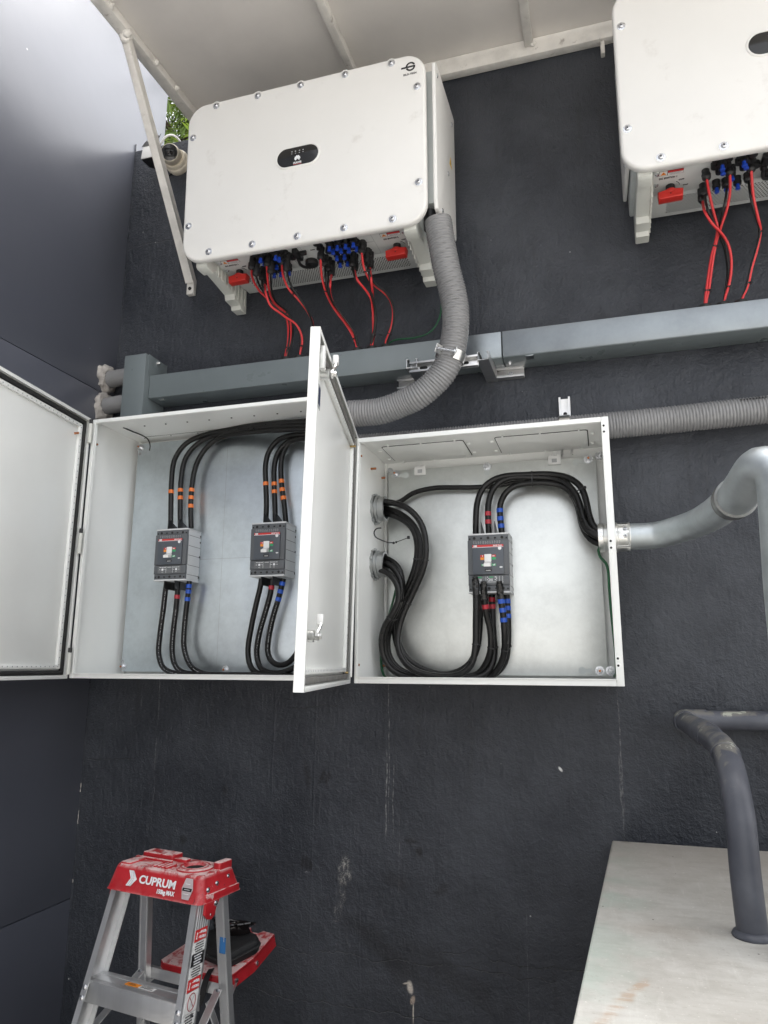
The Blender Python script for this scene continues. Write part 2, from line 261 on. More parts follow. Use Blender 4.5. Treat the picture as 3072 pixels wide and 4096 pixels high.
 "v7":[[-0.8603,-0.22,3.3195],[-0.8332,-0.26,3.2505],[-0.8131,-0.22,3.2268],[-0.8019,-0.185,3.2049],[-0.8075,-0.15,3.177],[-0.8076,-0.125,3.1426],[-0.8119,-0.108,3.1045],[-0.8229,-0.098,3.0444]],
 "v8":[[-0.8014,-0.31,3.3347],[-0.8052,-0.2662,3.2921],[-0.7858,-0.23,3.2494],[-0.7499,-0.1981,3.2225],[-0.728,-0.1675,3.1967],[-0.7253,-0.1406,3.1543],[-0.7398,-0.1208,3.1042],[-0.7617,-0.1067,3.0673],[-0.7716,-0.098,3.0417]],
 "v9":[[-0.7962,-0.22,3.3207],[-0.7797,-0.2533,3.2418],[-0.7895,-0.2083,3.2216],[-0.7992,-0.1675,3.198],[-0.8111,-0.1333,3.1546],[-0.8163,-0.1108,3.1038],[-0.832,-0.098,3.0456]],
 "b1":[[-1.242,-0.31,3.3097],[-1.2559,-0.26,3.3074],[-1.253,-0.22,3.2887],[-1.2361,-0.185,3.2681],[-1.2191,-0.15,3.2579],[-1.2003,-0.125,3.2383],[-1.1886,-0.108,3.2119],[-1.1867,-0.098,3.1871],[-1.1829,-0.108,3.1061],[-1.2014,-0.098,3.0422]],
 "b2":[[-1.1786,-0.31,3.3101],[-1.2001,-0.26,3.3021],[-1.2126,-0.22,3.2752],[-1.21,-0.185,3.2533],[-1.1966,-0.15,3.2454],[-1.1836,-0.125,3.2323],[-1.1737,-0.108,3.2062],[-1.173,-0.098,3.1852],[-1.1716,-0.106,3.1056],[-1.1916,-0.098,3.041]],
 "b3":[[-1.2515,-0.24,3.332],[-1.2344,-0.2575,3.2798],[-1.2246,-0.23,3.2451],[-1.1983,-0.1981,3.2136],[-1.1676,-0.1675,3.1964],[-1.1506,-0.1406,3.175],[-1.1358,-0.1208,3.1463],[-1.1309,-0.1067,3.1079],[-1.1399,-0.098,3.041]],
 "b4":[[-1.1101,-0.31,3.3098],[-1.1134,-0.26,3.2754],[-1.0904,-0.22,3.2317],[-1.0713,-0.185,3.1978],[-1.0669,-0.15,3.1708],[-1.0685,-0.125,3.1471],[-1.0779,-0.108,3.0925],[-1.095,-0.098,3.0434]],
 "b5":[[-0.9747,-0.25,3.3449],[-0.963,-0.26,3.2672],[-0.967,-0.22,3.2349],[-0.9567,-0.185,3.2046],[-0.9227,-0.15,3.1584],[-0.8963,-0.125,3.1158],[-0.8878,-0.108,3.0756],[-0.8893,-0.098,3.049]],
 "b6":[[-0.9684,-0.23,3.3316],[-0.9521,-0.26,3.2501],[-0.9591,-0.22,3.2182],[-0.9489,-0.185,3.1956],[-0.9187,-0.15,3.15],[-0.8923,-0.125,3.1074],[-0.8838,-0.108,3.0672],[-0.8855,-0.098,3.0485]],
 "b7":[[-0.8618,-0.24,3.3279],[-0.8406,-0.26,3.2555],[-0.8168,-0.22,3.2312],[-0.7967,-0.185,3.2041],[-0.7969,-0.15,3.16],[-0.8066,-0.125,3.1114],[-0.823,-0.108,3.0749],[-0.8305,-0.098,3.043]],
 "b8":[[-0.8007,-0.25,3.3314],[-0.7863,-0.2588,3.2703],[-0.7696,-0.23,3.2392],[-0.7389,-0.1981,3.2177],[-0.7221,-0.1675,3.1866],[-0.7216,-0.1406,3.1461],[-0.7353,-0.1208,3.1036],[-0.7557,-0.1067,3.0666],[-0.7656,-0.098,3.0409]],
 "b9":[[-0.7979,-0.24,3.3212],[-0.7858,-0.26,3.2619],[-0.791,-0.22,3.231],[-0.7922,-0.185,3.1957],[-0.7924,-0.15,3.1593],[-0.8029,-0.125,3.1108],[-0.8185,-0.108,3.0743],[-0.8274,-0.098,3.0426]],
 "w1":[[0.4128,-0.31,3.3982],[0.4238,-0.2662,3.3735],[0.4371,-0.23,3.328],[0.451,-0.1981,3.2784],[0.4482,-0.1675,3.2528],[0.4339,-0.1406,3.209],[0.4238,-0.1208,3.1596],[0.4149,-0.1067,3.112],[0.4067,-0.098,3.0557]],
 "w2":[[0.4844,-0.31,3.3997],[0.4884,-0.2662,3.3661],[0.4805,-0.23,3.3252],[0.4629,-0.1981,3.2818],[0.4519,-0.1675,3.2521],[0.4391,-0.1406,3.2024],[0.429,-0.1208,3.1474],[0.4216,-0.1067,3.1053],[0.4142,-0.098,3.0546]],
 "w3":[[0.4118,-0.2,3.3871],[0.4093,-0.2525,3.3045],[0.4325,-0.23,3.2728],[0.4608,-0.1981,3.2569],[0.4845,-0.1675,3.2294],[0.4951,-0.1406,3.1873],[0.4913,-0.1208,3.1317],[0.4804,-0.1067,3.0906],[0.4739,-0.098,3.0541]],
 "w4":[[0.5486,-0.31,3.3999],[0.5578,-0.26,3.3342],[0.5741,-0.22,3.2749],[0.5851,-0.185,3.2536],[0.5775,-0.15,3.2068],[0.5579,-0.125,3.1465],[0.5438,-0.108,3.0912],[0.5374,-0.098,3.0585]],
 "x1":[[0.4144,-0.23,3.3919],[0.4159,-0.26,3.3122],[0.437,-0.22,3.2839],[0.4607,-0.185,3.2623],[0.4791,-0.15,3.2296],[0.4865,-0.125,3.1752],[0.4849,-0.108,3.1173],[0.4757,-0.098,3.0539]],
 "x2":[[0.4873,-0.24,3.4099],[0.4698,-0.26,3.3295],[0.4602,-0.22,3.2964],[0.4575,-0.185,3.2798],[0.4658,-0.15,3.2661],[0.4806,-0.125,3.233],[0.485,-0.108,3.1568],[0.4729,-0.098,3.0543]],
 "x3":[[0.5512,-0.25,3.4149],[0.5499,-0.26,3.3303],[0.5667,-0.22,3.2818],[0.5827,-0.185,3.2513],[0.5744,-0.15,3.2074],[0.5543,-0.125,3.1471],[0.5401,-0.108,3.0918],[0.5342,-0.098,3.059]],
 "cd1":[[-0.495,-0.352,3.3843],[-0.4885,-0.345,3.3253],[-0.4729,-0.325,3.2113],[-0.4582,-0.305,3.134],[-0.4504,-0.295,3.081],[-0.4483,-0.29,3.0266],[-0.4514,-0.285,2.9803],[-0.4668,-0.28,2.9008],[-0.4917,-0.275,2.8402],[-0.5364,-0.27,2.7921],[-0.5913,-0.265,2.7552],[-0.648,-0.255,2.7371],[-0.7318,-0.25,2.716],[-0.7946,-0.25,2.7131],[-0.8618,-0.25,2.7162]],
 "rp":[[0.0363,-0.1894,2.2188],[0.0951,-0.1825,2.2192],[0.1819,-0.1782,2.2209],[0.2483,-0.2344,2.2275],[0.2892,-0.3288,2.2275],[0.3151,-0.501,2.2208],[0.322,-0.6571,2.2119],[0.3184,-0.846,2.1926],[0.3182,-0.9318,2.1945],[0.3255,-0.9858,2.2071],[0.3392,-1.016,2.2175],[0.3556,-1.0304,2.2086],[0.3647,-1.0326,2.1823],[0.3649,-1.0348,2.1445],[0.366,-1.0163,2.0621],[0.3674,-0.9898,1.9445]],
 "vp":[[0.2619,-0.8619,1.2516],[0.2579,-0.8636,1.3698],[0.2601,-0.8452,1.4826],[0.2594,-0.815,1.538],[0.2624,-0.7478,1.5764],[0.2623,-0.6581,1.6045],[0.2556,-0.5242,1.6175],[0.2447,-0.3904,1.6249],[0.2328,-0.2882,1.6296]],
 "vp2":[[0.2408,-0.055,1.6193],[0.4776,-0.055,1.6224]],
 "caps":[[-1.208,-0.3498,3.345],[-1.2032,-0.3239,3.345],[-1.1436,-0.3503,3.345],[-1.1353,-0.3347,3.345],[-1.1697,-0.2831,3.345],[-1.2082,-0.2236,3.345],[-1.1788,-0.2248,3.345],[-1.1427,-0.2254,3.345],[-0.9199,-0.3503,3.345],[-0.9143,-0.3252,3.345],[-0.8887,-0.3488,3.345],[-0.8824,-0.3248,3.345],[-0.8554,-0.3489,3.345],[-0.8527,-0.3191,3.345],[-0.8238,-0.3495,3.345],[-0.8212,-0.3187,3.345],[-0.9167,-0.2778,3.345],[-0.885,-0.2777,3.345],[-0.9229,-0.2235,3.345],[-0.8914,-0.2239,3.345]]}
TZ = {"p1a":[2.5027],"p1b":[2.5077,2.4759],"p1c":[2.5059,2.4727,2.4364],"p1d":[2.509],"p1e":[2.5076,2.4732],"p1f":[2.5152,2.4807,2.4436],"p1h":[2.068],"p1i":[2.1099,2.0866,2.0567],"p1k":[2.0936],"p1l":[2.1085,2.0778,2.0482],"p2i":[2.3325,2.3035],"p2j":[2.3426,2.3124,2.2848],"p2c":[1.9995],"p2d":[2.0263,2.0016],"p2e":[2.0137,1.984,1.9529],"p2f":[2.0201,1.994,1.9694]}
# ---------------------------------------------------------------- materials
def wall_mat():
    t=NT('charcoal_stucco'); p=t.pos(); sx=t.n('ShaderNodeSeparateXYZ'); t.l(p,sx.inputs[0]); X=sx.outputs[0]; Z=sx.outputs[2]
    nb=t.noise(p,3.2,6,.62); nm=t.noise(p,38,5,.6,.4); nf=t.noise(p,150,4,.62); nv=t.noise(t.map(p,(26,26,2.2)),1,5,.6)
    col=t.mix(t.ramp(nb,.3,.72),(.0275,.031,.0388),(.055,.060,.0705)); col=t.mix(t.math('MULTIPLY',t.ramp(t.noise(t.map(p,(1,1,.7),(7,2,5)),10,6,.66,.6),.50,.72),.38),col,(.060,.065,.077)); col=t.mix(t.math('MULTIPLY',t.ramp(t.noise(t.map(p,(1,1,1),(1,8,3)),6,5,.62),.56,.70),.45),col,(.025,.0275,.0345))
    col=t.mix(t.math('MULTIPLY',t.ramp(nv,.55,.78),.45),col,(.020,.0205,.0235))
    col=t.mix(t.math('MULTIPLY',t.ramp(nf,.60,.80),.35),col,(.075,.077,.082))
    wob=t.noise(p,9,4); wob2=t.noise(t.map(p,(1,1,1),(3.3,1.7,9.1)),9,4); hf=t.math('ADD',t.math('MULTIPLY',t.noise(p,200,3,.7),.5),t.math('MULTIPLY',t.noise(t.map(p,(60,60,34)),1,4,.65),.5))
    def blob(cx,cz,rx,rz,rot,amp=.9):
        dx=t.math('ADD',t.math('SUBTRACT',X,cx),t.math('MULTIPLY',t.math('SUBTRACT',wob,.5),rx*amp)); dz=t.math('ADD',t.math('SUBTRACT',Z,cz),t.math('MULTIPLY',t.math('SUBTRACT',wob2,.5),rz*amp))
        c,s=math.cos(R(rot)),math.sin(R(rot))
        a=t.math('DIVIDE',t.math('ADD',t.math('MULTIPLY',dx,c),t.math('MULTIPLY',dz,s)),rx); b=t.math('DIVIDE',t.math('SUBTRACT',t.math('MULTIPLY',dz,c),t.math('MULTIPLY',dx,s)),rz)
        return t.math('SQRT',t.math('ADD',t.math('MULTIPLY',a,a),t.math('MULTIPLY',b,b)))
    # greasy hand marks and damp patches
    for cx,cz,rx,rz,rot,k in ((-1.035,1.395,.010,.028,-25,.6),(-1.015,1.392,.010,.026,-25,.6),(-1.098,1.40,.014,.05,10,.45),(-.695,1.193,.026,.010,0,.5),(-.665,1.16,.015,.018,0,.6),(-.585,1.045,.035,.018,35,.4),(-.755,1.06,.055,.026,-12,.35),(-1.108,1.09,.008,.022,0,.7),(-1.092,1.09,.008,.026,0,.7),(-1.076,1.088,.008,.022,0,.7),(-1.61,1.135,.020,.018,-30,.5),(-1.44,1.33,.012,.02,20,.4),(-.78,.82,.19,.05,-33,.4),(-.55,.78,.22,.05,-28,.3),(.05,3.06,.05,.09,0,.28),(-1.43,3.08,.06,.04,35,.3)):
        col=t.mix(t.math('MULTIPLY',t.ramp(blob(cx,cz,rx,rz,rot,1.3),1.25,.45),min(.8,k*1.35)),col,(.0135,.0135,.0155))
    # scraped plaster, paint spots and splashes
    for cx,cz,rx,rz,rot,lo,hi,c in ((-.945,1.085,.026,.060,4,.46,.62,(.35,.34,.31)),(-.950,.985,.016,.06,-4,.48,.64,(.28,.27,.25)),(-.972,.925,.026,.035,-25,.50,.66,(.25,.24,.23)),(-.952,1.0,.055,.15,-6,.60,.72,(.22,.215,.205)),(-.703,.728,.011,.020,12,.30,.46,(.62,.56,.49)),(-.694,.690,.009,.016,-20,.36,.5,(.45,.36,.29)),(-.690,.655,.0024,.032,0,.25,.45,(.62,.56,.48)),(-.716,.738,.012,.0028,14,.35,.5,(.62,.56,.48)),(-.6885,.608,.003,.010,0,.3,.45,(.6,.55,.5)),(-.168,1.454,.005,.011,35,.1,.3,(.8,.8,.78)),(-1.09,1.062,.012,.004,0,.5,.6,(.5,.5,.5)),(.12,2.40,.05,.05,0,.58,.70,(.22,.22,.22)),(.26,2.43,.03,.03,0,.58,.70,(.2,.2,.2)),(-.22,2.84,.03,.03,0,.62,.70,(.3,.3,.3)),(.13,1.42,.03,.016,0,.6,.68,(.5,.5,.5))):
        col=t.mix(t.math('MULTIPLY',t.ramp(blob(cx,cz,rx,rz,rot,2.2),1.2,.5),t.ramp(hf,lo,hi)),col,c)
    # pale drip streaks below the boxes
    wx=t.math('MULTIPLY',t.math('SUBTRACT',t.noise(t.map(p,(2,2,7)),1,4),.5),.022); sp=t.noise(t.map(p,(150,150,50)),1,3,.7)
    for x0,z0,z1,w,st in ((-.779,1.25,1.745,.0022,.55),(-.788,1.205,1.49,.0028,.8),(-.762,1.215,1.46,.0022,.6),(-.74,1.0,1.25,.0016,.3),(-1.758,1.38,1.745,.0024,.45),(-1.755,1.02,1.38,.0014,.28),(.032,1.34,1.70,.0030,.4),(.026,1.25,1.5,.005,.35),(-.30,.65,1.0,.0016,.25)):
        d=t.math('ABSOLUTE',t.math('ADD',t.math('SUBTRACT',X,x0),wx))
        k=t.math('MULTIPLY',t.ramp(d,w,w*.35),t.math('MULTIPLY',t.ramp(Z,z0-.02,z0+.03),t.ramp(Z,z1+.02,z1-.02)))
        col=t.mix(t.math('MULTIPLY',t.math('MULTIPLY',k,st),t.ramp(sp,.40,.62)),col,(.34,.34,.33))
    # specks of paint
    vo=t.n('ShaderNodeTexVoronoi'); t.l(p,vo.inputs['Vector']); vo.inputs['Scale'].default_value=15
    col=t.mix(t.math('MULTIPLY',t.ramp(vo.outputs['Distance'],.045,.03),t.ramp(t.noise(p,4.1,2),.56,.6)),col,(.62,.62,.6))
    # wandering hairline cracks and raised paint runs
    crack=None
    for z0,a,xa,xb,ox in ((.80,.12,-1.25,-.2,0),(.835,.14,-.62,-.05,4),(.64,.1,-1.3,-.5,8),(1.42,.05,-2.1,-1.85,2),(1.65,.14,-1.2,-.95,5),(3.77,.06,-2.05,-1.7,1),(1.02,.06,-1.7,-1.3,9)):
        zz=t.math('MULTIPLY',t.math('SUBTRACT',t.noise(t.map(p,(5,1,.3),(ox,0,0)),1,7,.62),.5),a)
        d=t.math('ABSOLUTE',t.math('SUBTRACT',t.math('SUBTRACT',Z,z0),zz))
        k=t.math('MULTIPLY',t.ramp(d,.0026,.0006),t.math('MULTIPLY',t.ramp(X,xa,xa+.05),t.ramp(X,xb,xb-.05)))
        crack=k if crack is None else t.math('MAXIMUM',crack,k)
    col=t.mix(t.math('MULTIPLY',crack,t.ramp(nf,.4,.62)),col,(.085,.083,.08))
    run=None; wx2=t.math('MULTIPLY',t.math('SUBTRACT',t.noise(t.map(p,(1,1,1.6)),1,5),.5),.05)
    for x0,z0,z1 in ((-1.072,.72,1.73),(-1.245,1.3,1.72),(-.88,.68,1.0)):
        d=t.math('ABSOLUTE',t.math('ADD',t.math('SUBTRACT',X,x0),wx2))
        k=t.math('MULTIPLY',t.ramp(d,.0055,.001),t.math('MULTIPLY',t.ramp(Z,z0-.03,z0+.03),t.ramp(Z,z1+.03,z1-.05)))
        run=k if run is None else t.math('MAXIMUM',run,k)
    h=t.math('ADD',t.math('ADD',t.math('MULTIPLY',nm,.9),t.math('MULTIPLY',nf,.42)),t.math('MULTIPLY',t.noise(t.map(p,(70,70,16)),1,4,.6),.5))
    h=t.math('ADD',t.math('SUBTRACT',h,t.math('MULTIPLY',crack,.6)),t.math('MULTIPLY',run,.14))
    b=t.bump(h,.88,.0072); b=t.bump(t.noise(t.map(p,(1,1,.8)),14,5,.62,.3),.30,.02,b)
    rr=t.math('ADD',.30,t.math('MULTIPLY',nb,.28))
    t.set(col=col,rough=rr,spec=.42,nor=b); return t.m
def panel_mat():
    t=NT('smooth_charcoal_enamel'); p=t.pos()
    n=t.noise(p,1.6,4); st=t.noise(t.map(p,(3,60,2)),1,4,.6); ln=t.noise(t.map(p,(3,160,1.2)),1,3,.6)
    col=t.mix(t.ramp(n,.3,.7),(.078,.084,.106),(.090,.096,.119))
    col=t.mix(t.math('MULTIPLY',t.ramp(ln,.70,.80),.35),col,(.10,.10,.11))
    vo=t.n('ShaderNodeTexVoronoi'); t.l(p,vo.inputs['Vector']); vo.inputs['Scale'].default_value=5
    col=t.mix(t.math('MULTIPLY',t.ramp(vo.outputs['Distance'],.03,.015),.8),col,(.45,.45,.45))
    b=t.bump(st,.04,.002); b=t.bump(t.noise(p,2.2,3),.14,.02,b)
    t.set(col=col,rough=t.math('ADD',.29,t.math('MULTIPLY',n,.10)),spec=.75,nor=b); return t.m
def galv_mat(name,col,rough,sp=26,lines=True):
    t=NT(name); c=t.coord(); vo=t.n('ShaderNodeTexVoronoi'); t.l(t.map(c,(1,1,1)),vo.inputs['Vector']); vo.inputs['Scale'].default_value=sp*7
    n=t.noise(c,7,6,.65); nz=t.noise(c,60,5,.65); br=t.noise(t.map(c,(5,5,190)),1,3,.6)
    dk=tuple(x*.88 for x in col); lt=tuple(min(1,x*1.10) for x in col)
    cc=t.mix(t.ramp(n,.28,.74),dk,lt); cc=t.mix(t.math('MULTIPLY',t.ramp(nz,.35,.72),.3),cc,tuple(min(1,x*1.18) for x in col))
    rr=t.math('ADD',rough-.07,t.math('ADD',t.math('MULTIPLY',nz,.12),t.math('MULTIPLY',n,.08)))
    h=t.math('ADD',t.math('MULTIPLY',br,.5),t.math('MULTIPLY',nz,.5))
    b=t.bump(h,.06,.0006); b=t.bump(t.noise(c,4,2),.10,.012,b)
    t.set(col=cc,rough=rr,metal=1,nor=b); return t.m
def cap_mat():
    t=NT('worn_red_plastic'); c=t.coord(); g=t.n('ShaderNodeNewGeometry'); nz=t.n('ShaderNodeSeparateXYZ'); t.l(g.outputs['Normal'],nz.inputs[0])
    up=t.ramp(nz.outputs[2],.35,.9); n=t.noise(c,22,7,.7,.6); n2=t.noise(t.map(c,(60,24,60)),1,5,.7); n3=t.noise(t.map(c,(1,1,1),(5,3,1)),13,6,.7)
    col=t.mix(t.ramp(n3,.35,.7),(.36,.011,.016),(.46,.018,.026))
    w=t.math('MAXIMUM',t.math('MULTIPLY',up,t.math('MAXIMUM',t.ramp(n,.44,.56),t.math('MULTIPLY',t.ramp(n2,.44,.58),.85))),t.math('MULTIPLY',t.ramp(n,.66,.71),.8))
    col=t.mix(t.math('MULTIPLY',w,.85),col,(.68,.54,.52))
    col=t.mix(t.math('MULTIPLY',t.ramp(t.noise(t.map(c,(1,1,1),(9,1,4)),26,5,.7),.66,.70),.85),col,(.035,.025,.028))
    t.set(col=col,rough=t.math('ADD',.38,t.math('MULTIPLY',w,.3)),nor=t.bump(n2,.15,.001)); return t.m
def slab_mat():
    t=NT('weathered_pale_render'); p=t.pos(); 
    n=t.noise(p,3,6,.62); g=t.noise(t.map(p,(6,60,6)),1,5,.65); f=t.noise(p,120,4,.7); w=t.noise(t.map(p,(50,5,5)),1,4,.6)
    col=t.mix(t.ramp(n,.3,.7),(.42,.40,.365),(.55,.54,.505))
    col=t.mix(t.math('MULTIPLY',t.ramp(g,.48,.72),.35),col,(.36,.34,.30)); col=t.mix(t.math('MULTIPLY',t.ramp(w,.55,.7),.2),col,(.68,.67,.63))
    col=t.mix(t.math('MULTIPLY',t.ramp(t.noise(p,15,7,.68),.46,.66),.38),col,(.34,.32,.285)); col=t.mix(t.math('MULTIPLY',t.ramp(t.noise(t.map(p,(1,1,1),(6,2,1)),7,7,.68),.52,.70),.35),col,(.62,.61,.58))
    sx=t.n('ShaderNodeSeparateXYZ'); t.l(p,sx.inputs[0]); X,Y=sx.outputs[0],sx.outputs[1]
    # green algae bloom along the left edge and by the duct, rust stain at the front, grit
    e=t.math('ADD',X,t.math('ADD',t.math('MULTIPLY',t.math('SUBTRACT',n,.5),.25),t.math('MULTIPLY',Y,-.055)))
    al=t.math('MULTIPLY',t.ramp(e,.14,-.02),t.ramp(t.noise(p,5.5,4),.42,.62)); col=t.mix(t.math('MULTIPLY',al,.55),col,(.36,.45,.39))
    def blob(cx,cy,rx,ry,k=2.2):
        dx=t.math('DIVIDE',t.math('ADD',t.math('SUBTRACT',X,cx),t.math('MULTIPLY',t.math('SUBTRACT',t.noise(p,14,5),.5),rx*k)),rx); dy=t.math('DIVIDE',t.math('ADD',t.math('SUBTRACT',Y,cy),t.math('MULTIPLY',t.math('SUBTRACT',t.noise(t.map(p,(1,1,1),(4,2,0)),14,5),.5),ry*k)),ry)
        return t.math('SQRT',t.math('ADD',t.math('MULTIPLY',dx,dx),t.math('MULTIPLY',dy,dy)))
    for cx,cy,L,w,a in ((-.004,-1.25,.085,.016,.42),(.028,-1.175,.03,.010,.35),(-.04,-1.34,.05,.012,.4)):
        c_,s_=math.cos(R(66)),math.sin(R(66)); dx=t.math('ADD',t.math('SUBTRACT',X,cx),t.math('MULTIPLY',t.math('SUBTRACT',t.noise(p,22,6,.65),.5),.05)); dy=t.math('ADD',t.math('SUBTRACT',Y,cy),t.math('MULTIPLY',t.math('SUBTRACT',t.noise(p,9,4),.5),.08))
        u=t.math('DIVIDE',t.math('ADD',t.math('MULTIPLY',dx,c_),t.math('MULTIPLY',dy,s_)),L); v=t.math('DIVIDE',t.math('SUBTRACT',t.math('MULTIPLY',dy,c_),t.math('MULTIPLY',dx,s_)),w)
        rr=t.math('SQRT',t.math('ADD',t.math('MULTIPLY',u,u),t.math('MULTIPLY',v,v))); col=t.mix(t.math('MULTIPLY',t.ramp(rr,1.3,.3),t.math('MULTIPLY',t.ramp(g,.36,.62),a)),col,(.38,.21,.10))
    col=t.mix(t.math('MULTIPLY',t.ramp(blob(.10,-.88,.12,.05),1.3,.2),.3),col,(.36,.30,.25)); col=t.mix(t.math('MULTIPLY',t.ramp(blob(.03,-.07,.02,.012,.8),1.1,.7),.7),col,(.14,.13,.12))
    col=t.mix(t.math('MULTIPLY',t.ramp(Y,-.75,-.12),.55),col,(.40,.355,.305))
    vo=t.n('ShaderNodeTexVoronoi'); t.l(p,vo.inputs['Vector']); vo.inputs['Scale'].default_value=34
    col=t.mix(t.math('MULTIPLY',t.ramp(vo.outputs['Distance'],.09,.05),t.ramp(t.noise(p,23,2),.56,.6)),col,(.05,.045,.04))
    col=t.mix(t.math('MULTIPLY',t.ramp(f,.60,.74),.6),col,(.76,.74,.70)); col=t.mix(t.math('MULTIPLY',t.ramp(f,.42,.30),.5),col,(.34,.31,.27))
    b=t.bump(t.math('ADD',t.math('MULTIPLY',f,.5),g),.32,.0025)
    t.set(col=col,rough=.8,spec=.3,nor=b); return t.m
def duct_mat():
    t=NT('peeling_charcoal_paint'); p=t.pos(); n=t.noise(p,16,7,.62,.5); sx=t.n('ShaderNodeSeparateXYZ'); t.l(p,sx.inputs[0])
    g=t.n('ShaderNodeNewGeometry'); nz=t.n('ShaderNodeSeparateXYZ'); t.l(g.outputs['Normal'],nz.inputs[0])
    col=t.mix(t.ramp(t.noise(p,11,5),.3,.7),(.066,.070,.086),(.098,.103,.122))
    top=t.math('MULTIPLY',t.math('MULTIPLY',t.ramp(nz.outputs[2],.35,.75),t.ramp(sx.outputs[2],1.5,1.56)),t.ramp(n,.45,.52)); col=t.mix(t.math('MULTIPLY',top,.8),col,(.19,.18,.16))
    col=t.mix(t.math('MULTIPLY',t.math('MULTIPLY',top,t.ramp(n,.60,.63)),1),col,(.42,.43,.36))
    vo=t.n('ShaderNodeTexVoronoi'); t.l(p,vo.inputs['Vector']); vo.inputs['Scale'].default_value=14
    col=t.mix(t.ramp(vo.outputs['Distance'],.045,.035),col,(.7,.7,.68))
    t.set(col=col,rough=t.math('ADD',.36,t.math('MULTIPLY',n,.2)),nor=t.bump(n,.2,.0015)); return t.m
M={}
M['wall']=wall_mat(); M['panel']=panel_mat(); M['seam']=mat('dark_seam',(.012,.012,.014),.7)
M['slab']=slab_mat(); M['duct']=duct_mat(); M['cap']=cap_mat()
M['concrete']=mat('pale_concrete',(.52,.50,.47),.85,var=.15,vs=2,bump=.3,bs=90,bd=.003)
M['canopy']=mat('canopy_paint',(.73,.70,.665),.5,var=.07,vs=1.6,bump=.06,bs=30,bd=.002,dirt=(.56,.52,.47),dthr=(.60,.82),ds=3)
M['steel_white']=mat('dusty_white_steel_paint',(.66,.64,.60),.5,var=.10,vs=14,dirt=(.34,.31,.28),dthr=(.60,.74),ds=18,bump=.15,bs=120,bd=.001)
M['inv']=mat('inverter_white',(.735,.727,.70),.38,var=.015,vs=3,bump=.03,bs=900,bd=.0003,dirt=(.60,.58,.545),dthr=(.58,.80),ds=7)
M['inv_grey']=mat('inverter_grey_metal',(.52,.55,.54),.42,var=.04)
M['inv_under']=mat('inverter_underside',(.60,.615,.60),.42,var=.03)
M['handle_plastic']=mat('warm_grey_plastic',(.56,.57,.53),.45,var=.04,bump=.05,bs=500,bd=.0003)
M['screw']=mat('screw_steel',(.62,.63,.65),.28,metal=1,var=.1,vs=90)
M['screw_dark']=mat('screw_recess',(.05,.05,.055),.4,metal=.5)
M['glossblack']=mat('gloss_black_display',(.012,.012,.012),.12,var=.02,rv=.03)
M['print_white']=mat('white_print',(.72,.73,.74),.5,var=.02)
M['print_grey']=mat('grey_print',(.36,.37,.38),.5,var=.02)
M['print_black']=mat('black_print',(.012,.012,.013),.5,var=.02)
M['print_red']=mat('red_print',(.55,.03,.03),.5,var=.03)
M['print_maroon']=mat('maroon_print',(.30,.055,.06),.45,var=.03)
M['print_orange']=mat('orange_print',(.75,.25,.02),.5,var=.03)
M['print_yellow']=mat('yellow_print',(.72,.45,.03),.5,var=.03)
M['print_green']=mat('green_print',(.03,.33,.12),.5,var=.03)
M['black_plastic']=mat('black_plastic',(.012,.012,.013),.42,var=.1,vs=40)
M['blue_plug']=mat('blue_plug',(.012,.055,.40),.4,var=.08,vs=40)
M['red_switch']=mat('red_switch',(.48,.022,.016),.38,var=.06,vs=20)
M['hole']=mat('dark_hole',(.01,.01,.01),.8)
M['red_cable']=mat('red_cable_jacket',(.56,.028,.032),.42,var=.06,vs=20)
M['black_cable']=mat('black_cable_jacket',(.009,.009,.009),.36,spec=.35,var=.2,vs=40,dirt=(.05,.048,.045),dthr=(.62,.8),ds=60)
M['power_cable']=mat('black_rubber_cable',(.0075,.0072,.0072),.30,spec=.32,var=.2,vs=30,dirt=(.018,.0175,.017),dthr=(.58,.82),ds=40)
M['green_cable']=mat('green_cable_jacket',(.006,.085,.03),.42,var=.1,vs=30)
M['tape_orange']=mat('orange_tape',(.72,.17,.025),.38,var=.06,vs=60)
M['tape_red']=mat('red_tape',(.40,.02,.035),.36,var=.08,vs=60)
M['tape_blue']=mat('blue_tape',(.012,.075,.42),.36,var=.08,vs=60)
M['tape_black']=mat('crumpled_black_tape',(.007,.007,.0075),.24,var=.1,vs=60,bump=.5,bs=160,bd=.002)
M['trunk']=mat('grey_green_trunking_paint',(.150,.175,.182),.30,var=.05,vs=5,bump=.03,bs=500,bd=.0003,coat=.15)
M['trunk_galv']=galv_mat('brushed_grey_trunking',(.29,.315,.33),.40,9)
M['conduit']=mat('grey_ribbed_conduit',(.205,.205,.206),.24,var=.06,vs=8,rv=.03)
M['grommet']=mat('rubber_grommet',(.012,.012,.012),.5)
M['strut']=galv_mat('galvanised_strut',(.66,.66,.66),.34,20)
M['zinc']=galv_mat('zinc_casting',(.40,.41,.41),.30,20)
M['clamp']=galv_mat('bright_zinc_clamp',(.72,.72,.70),.26,20)
M['pipe']=galv_mat('galvanised_pipe',(.53,.57,.585),.50,12)
M['coupling']=mat('dull_zinc_coupling',(.30,.305,.30),.42,metal=1,var=.2,vs=12)
M['plaster']=mat('rough_plaster',(.37,.345,.32),.9,var=.18,vs=30,bump=.8,bs=70,bd=.006)
M['box']=mat('light_grey_enclosure_paint',(.80,.81,.79),.30,var=.015,vs=5,bump=.10,bs=700,bd=.0003,rv=.04)
M['gasket']=mat('black_foam_gasket',(.018,.018,.018),.75)
M['gasket_grey']=mat('grey_foam_gasket',(.17,.165,.155),.7,var=.15,vs=30)
M['plate1']=galv_mat('blueish_galvanised_plate',(.60,.65,.68),.30,26)
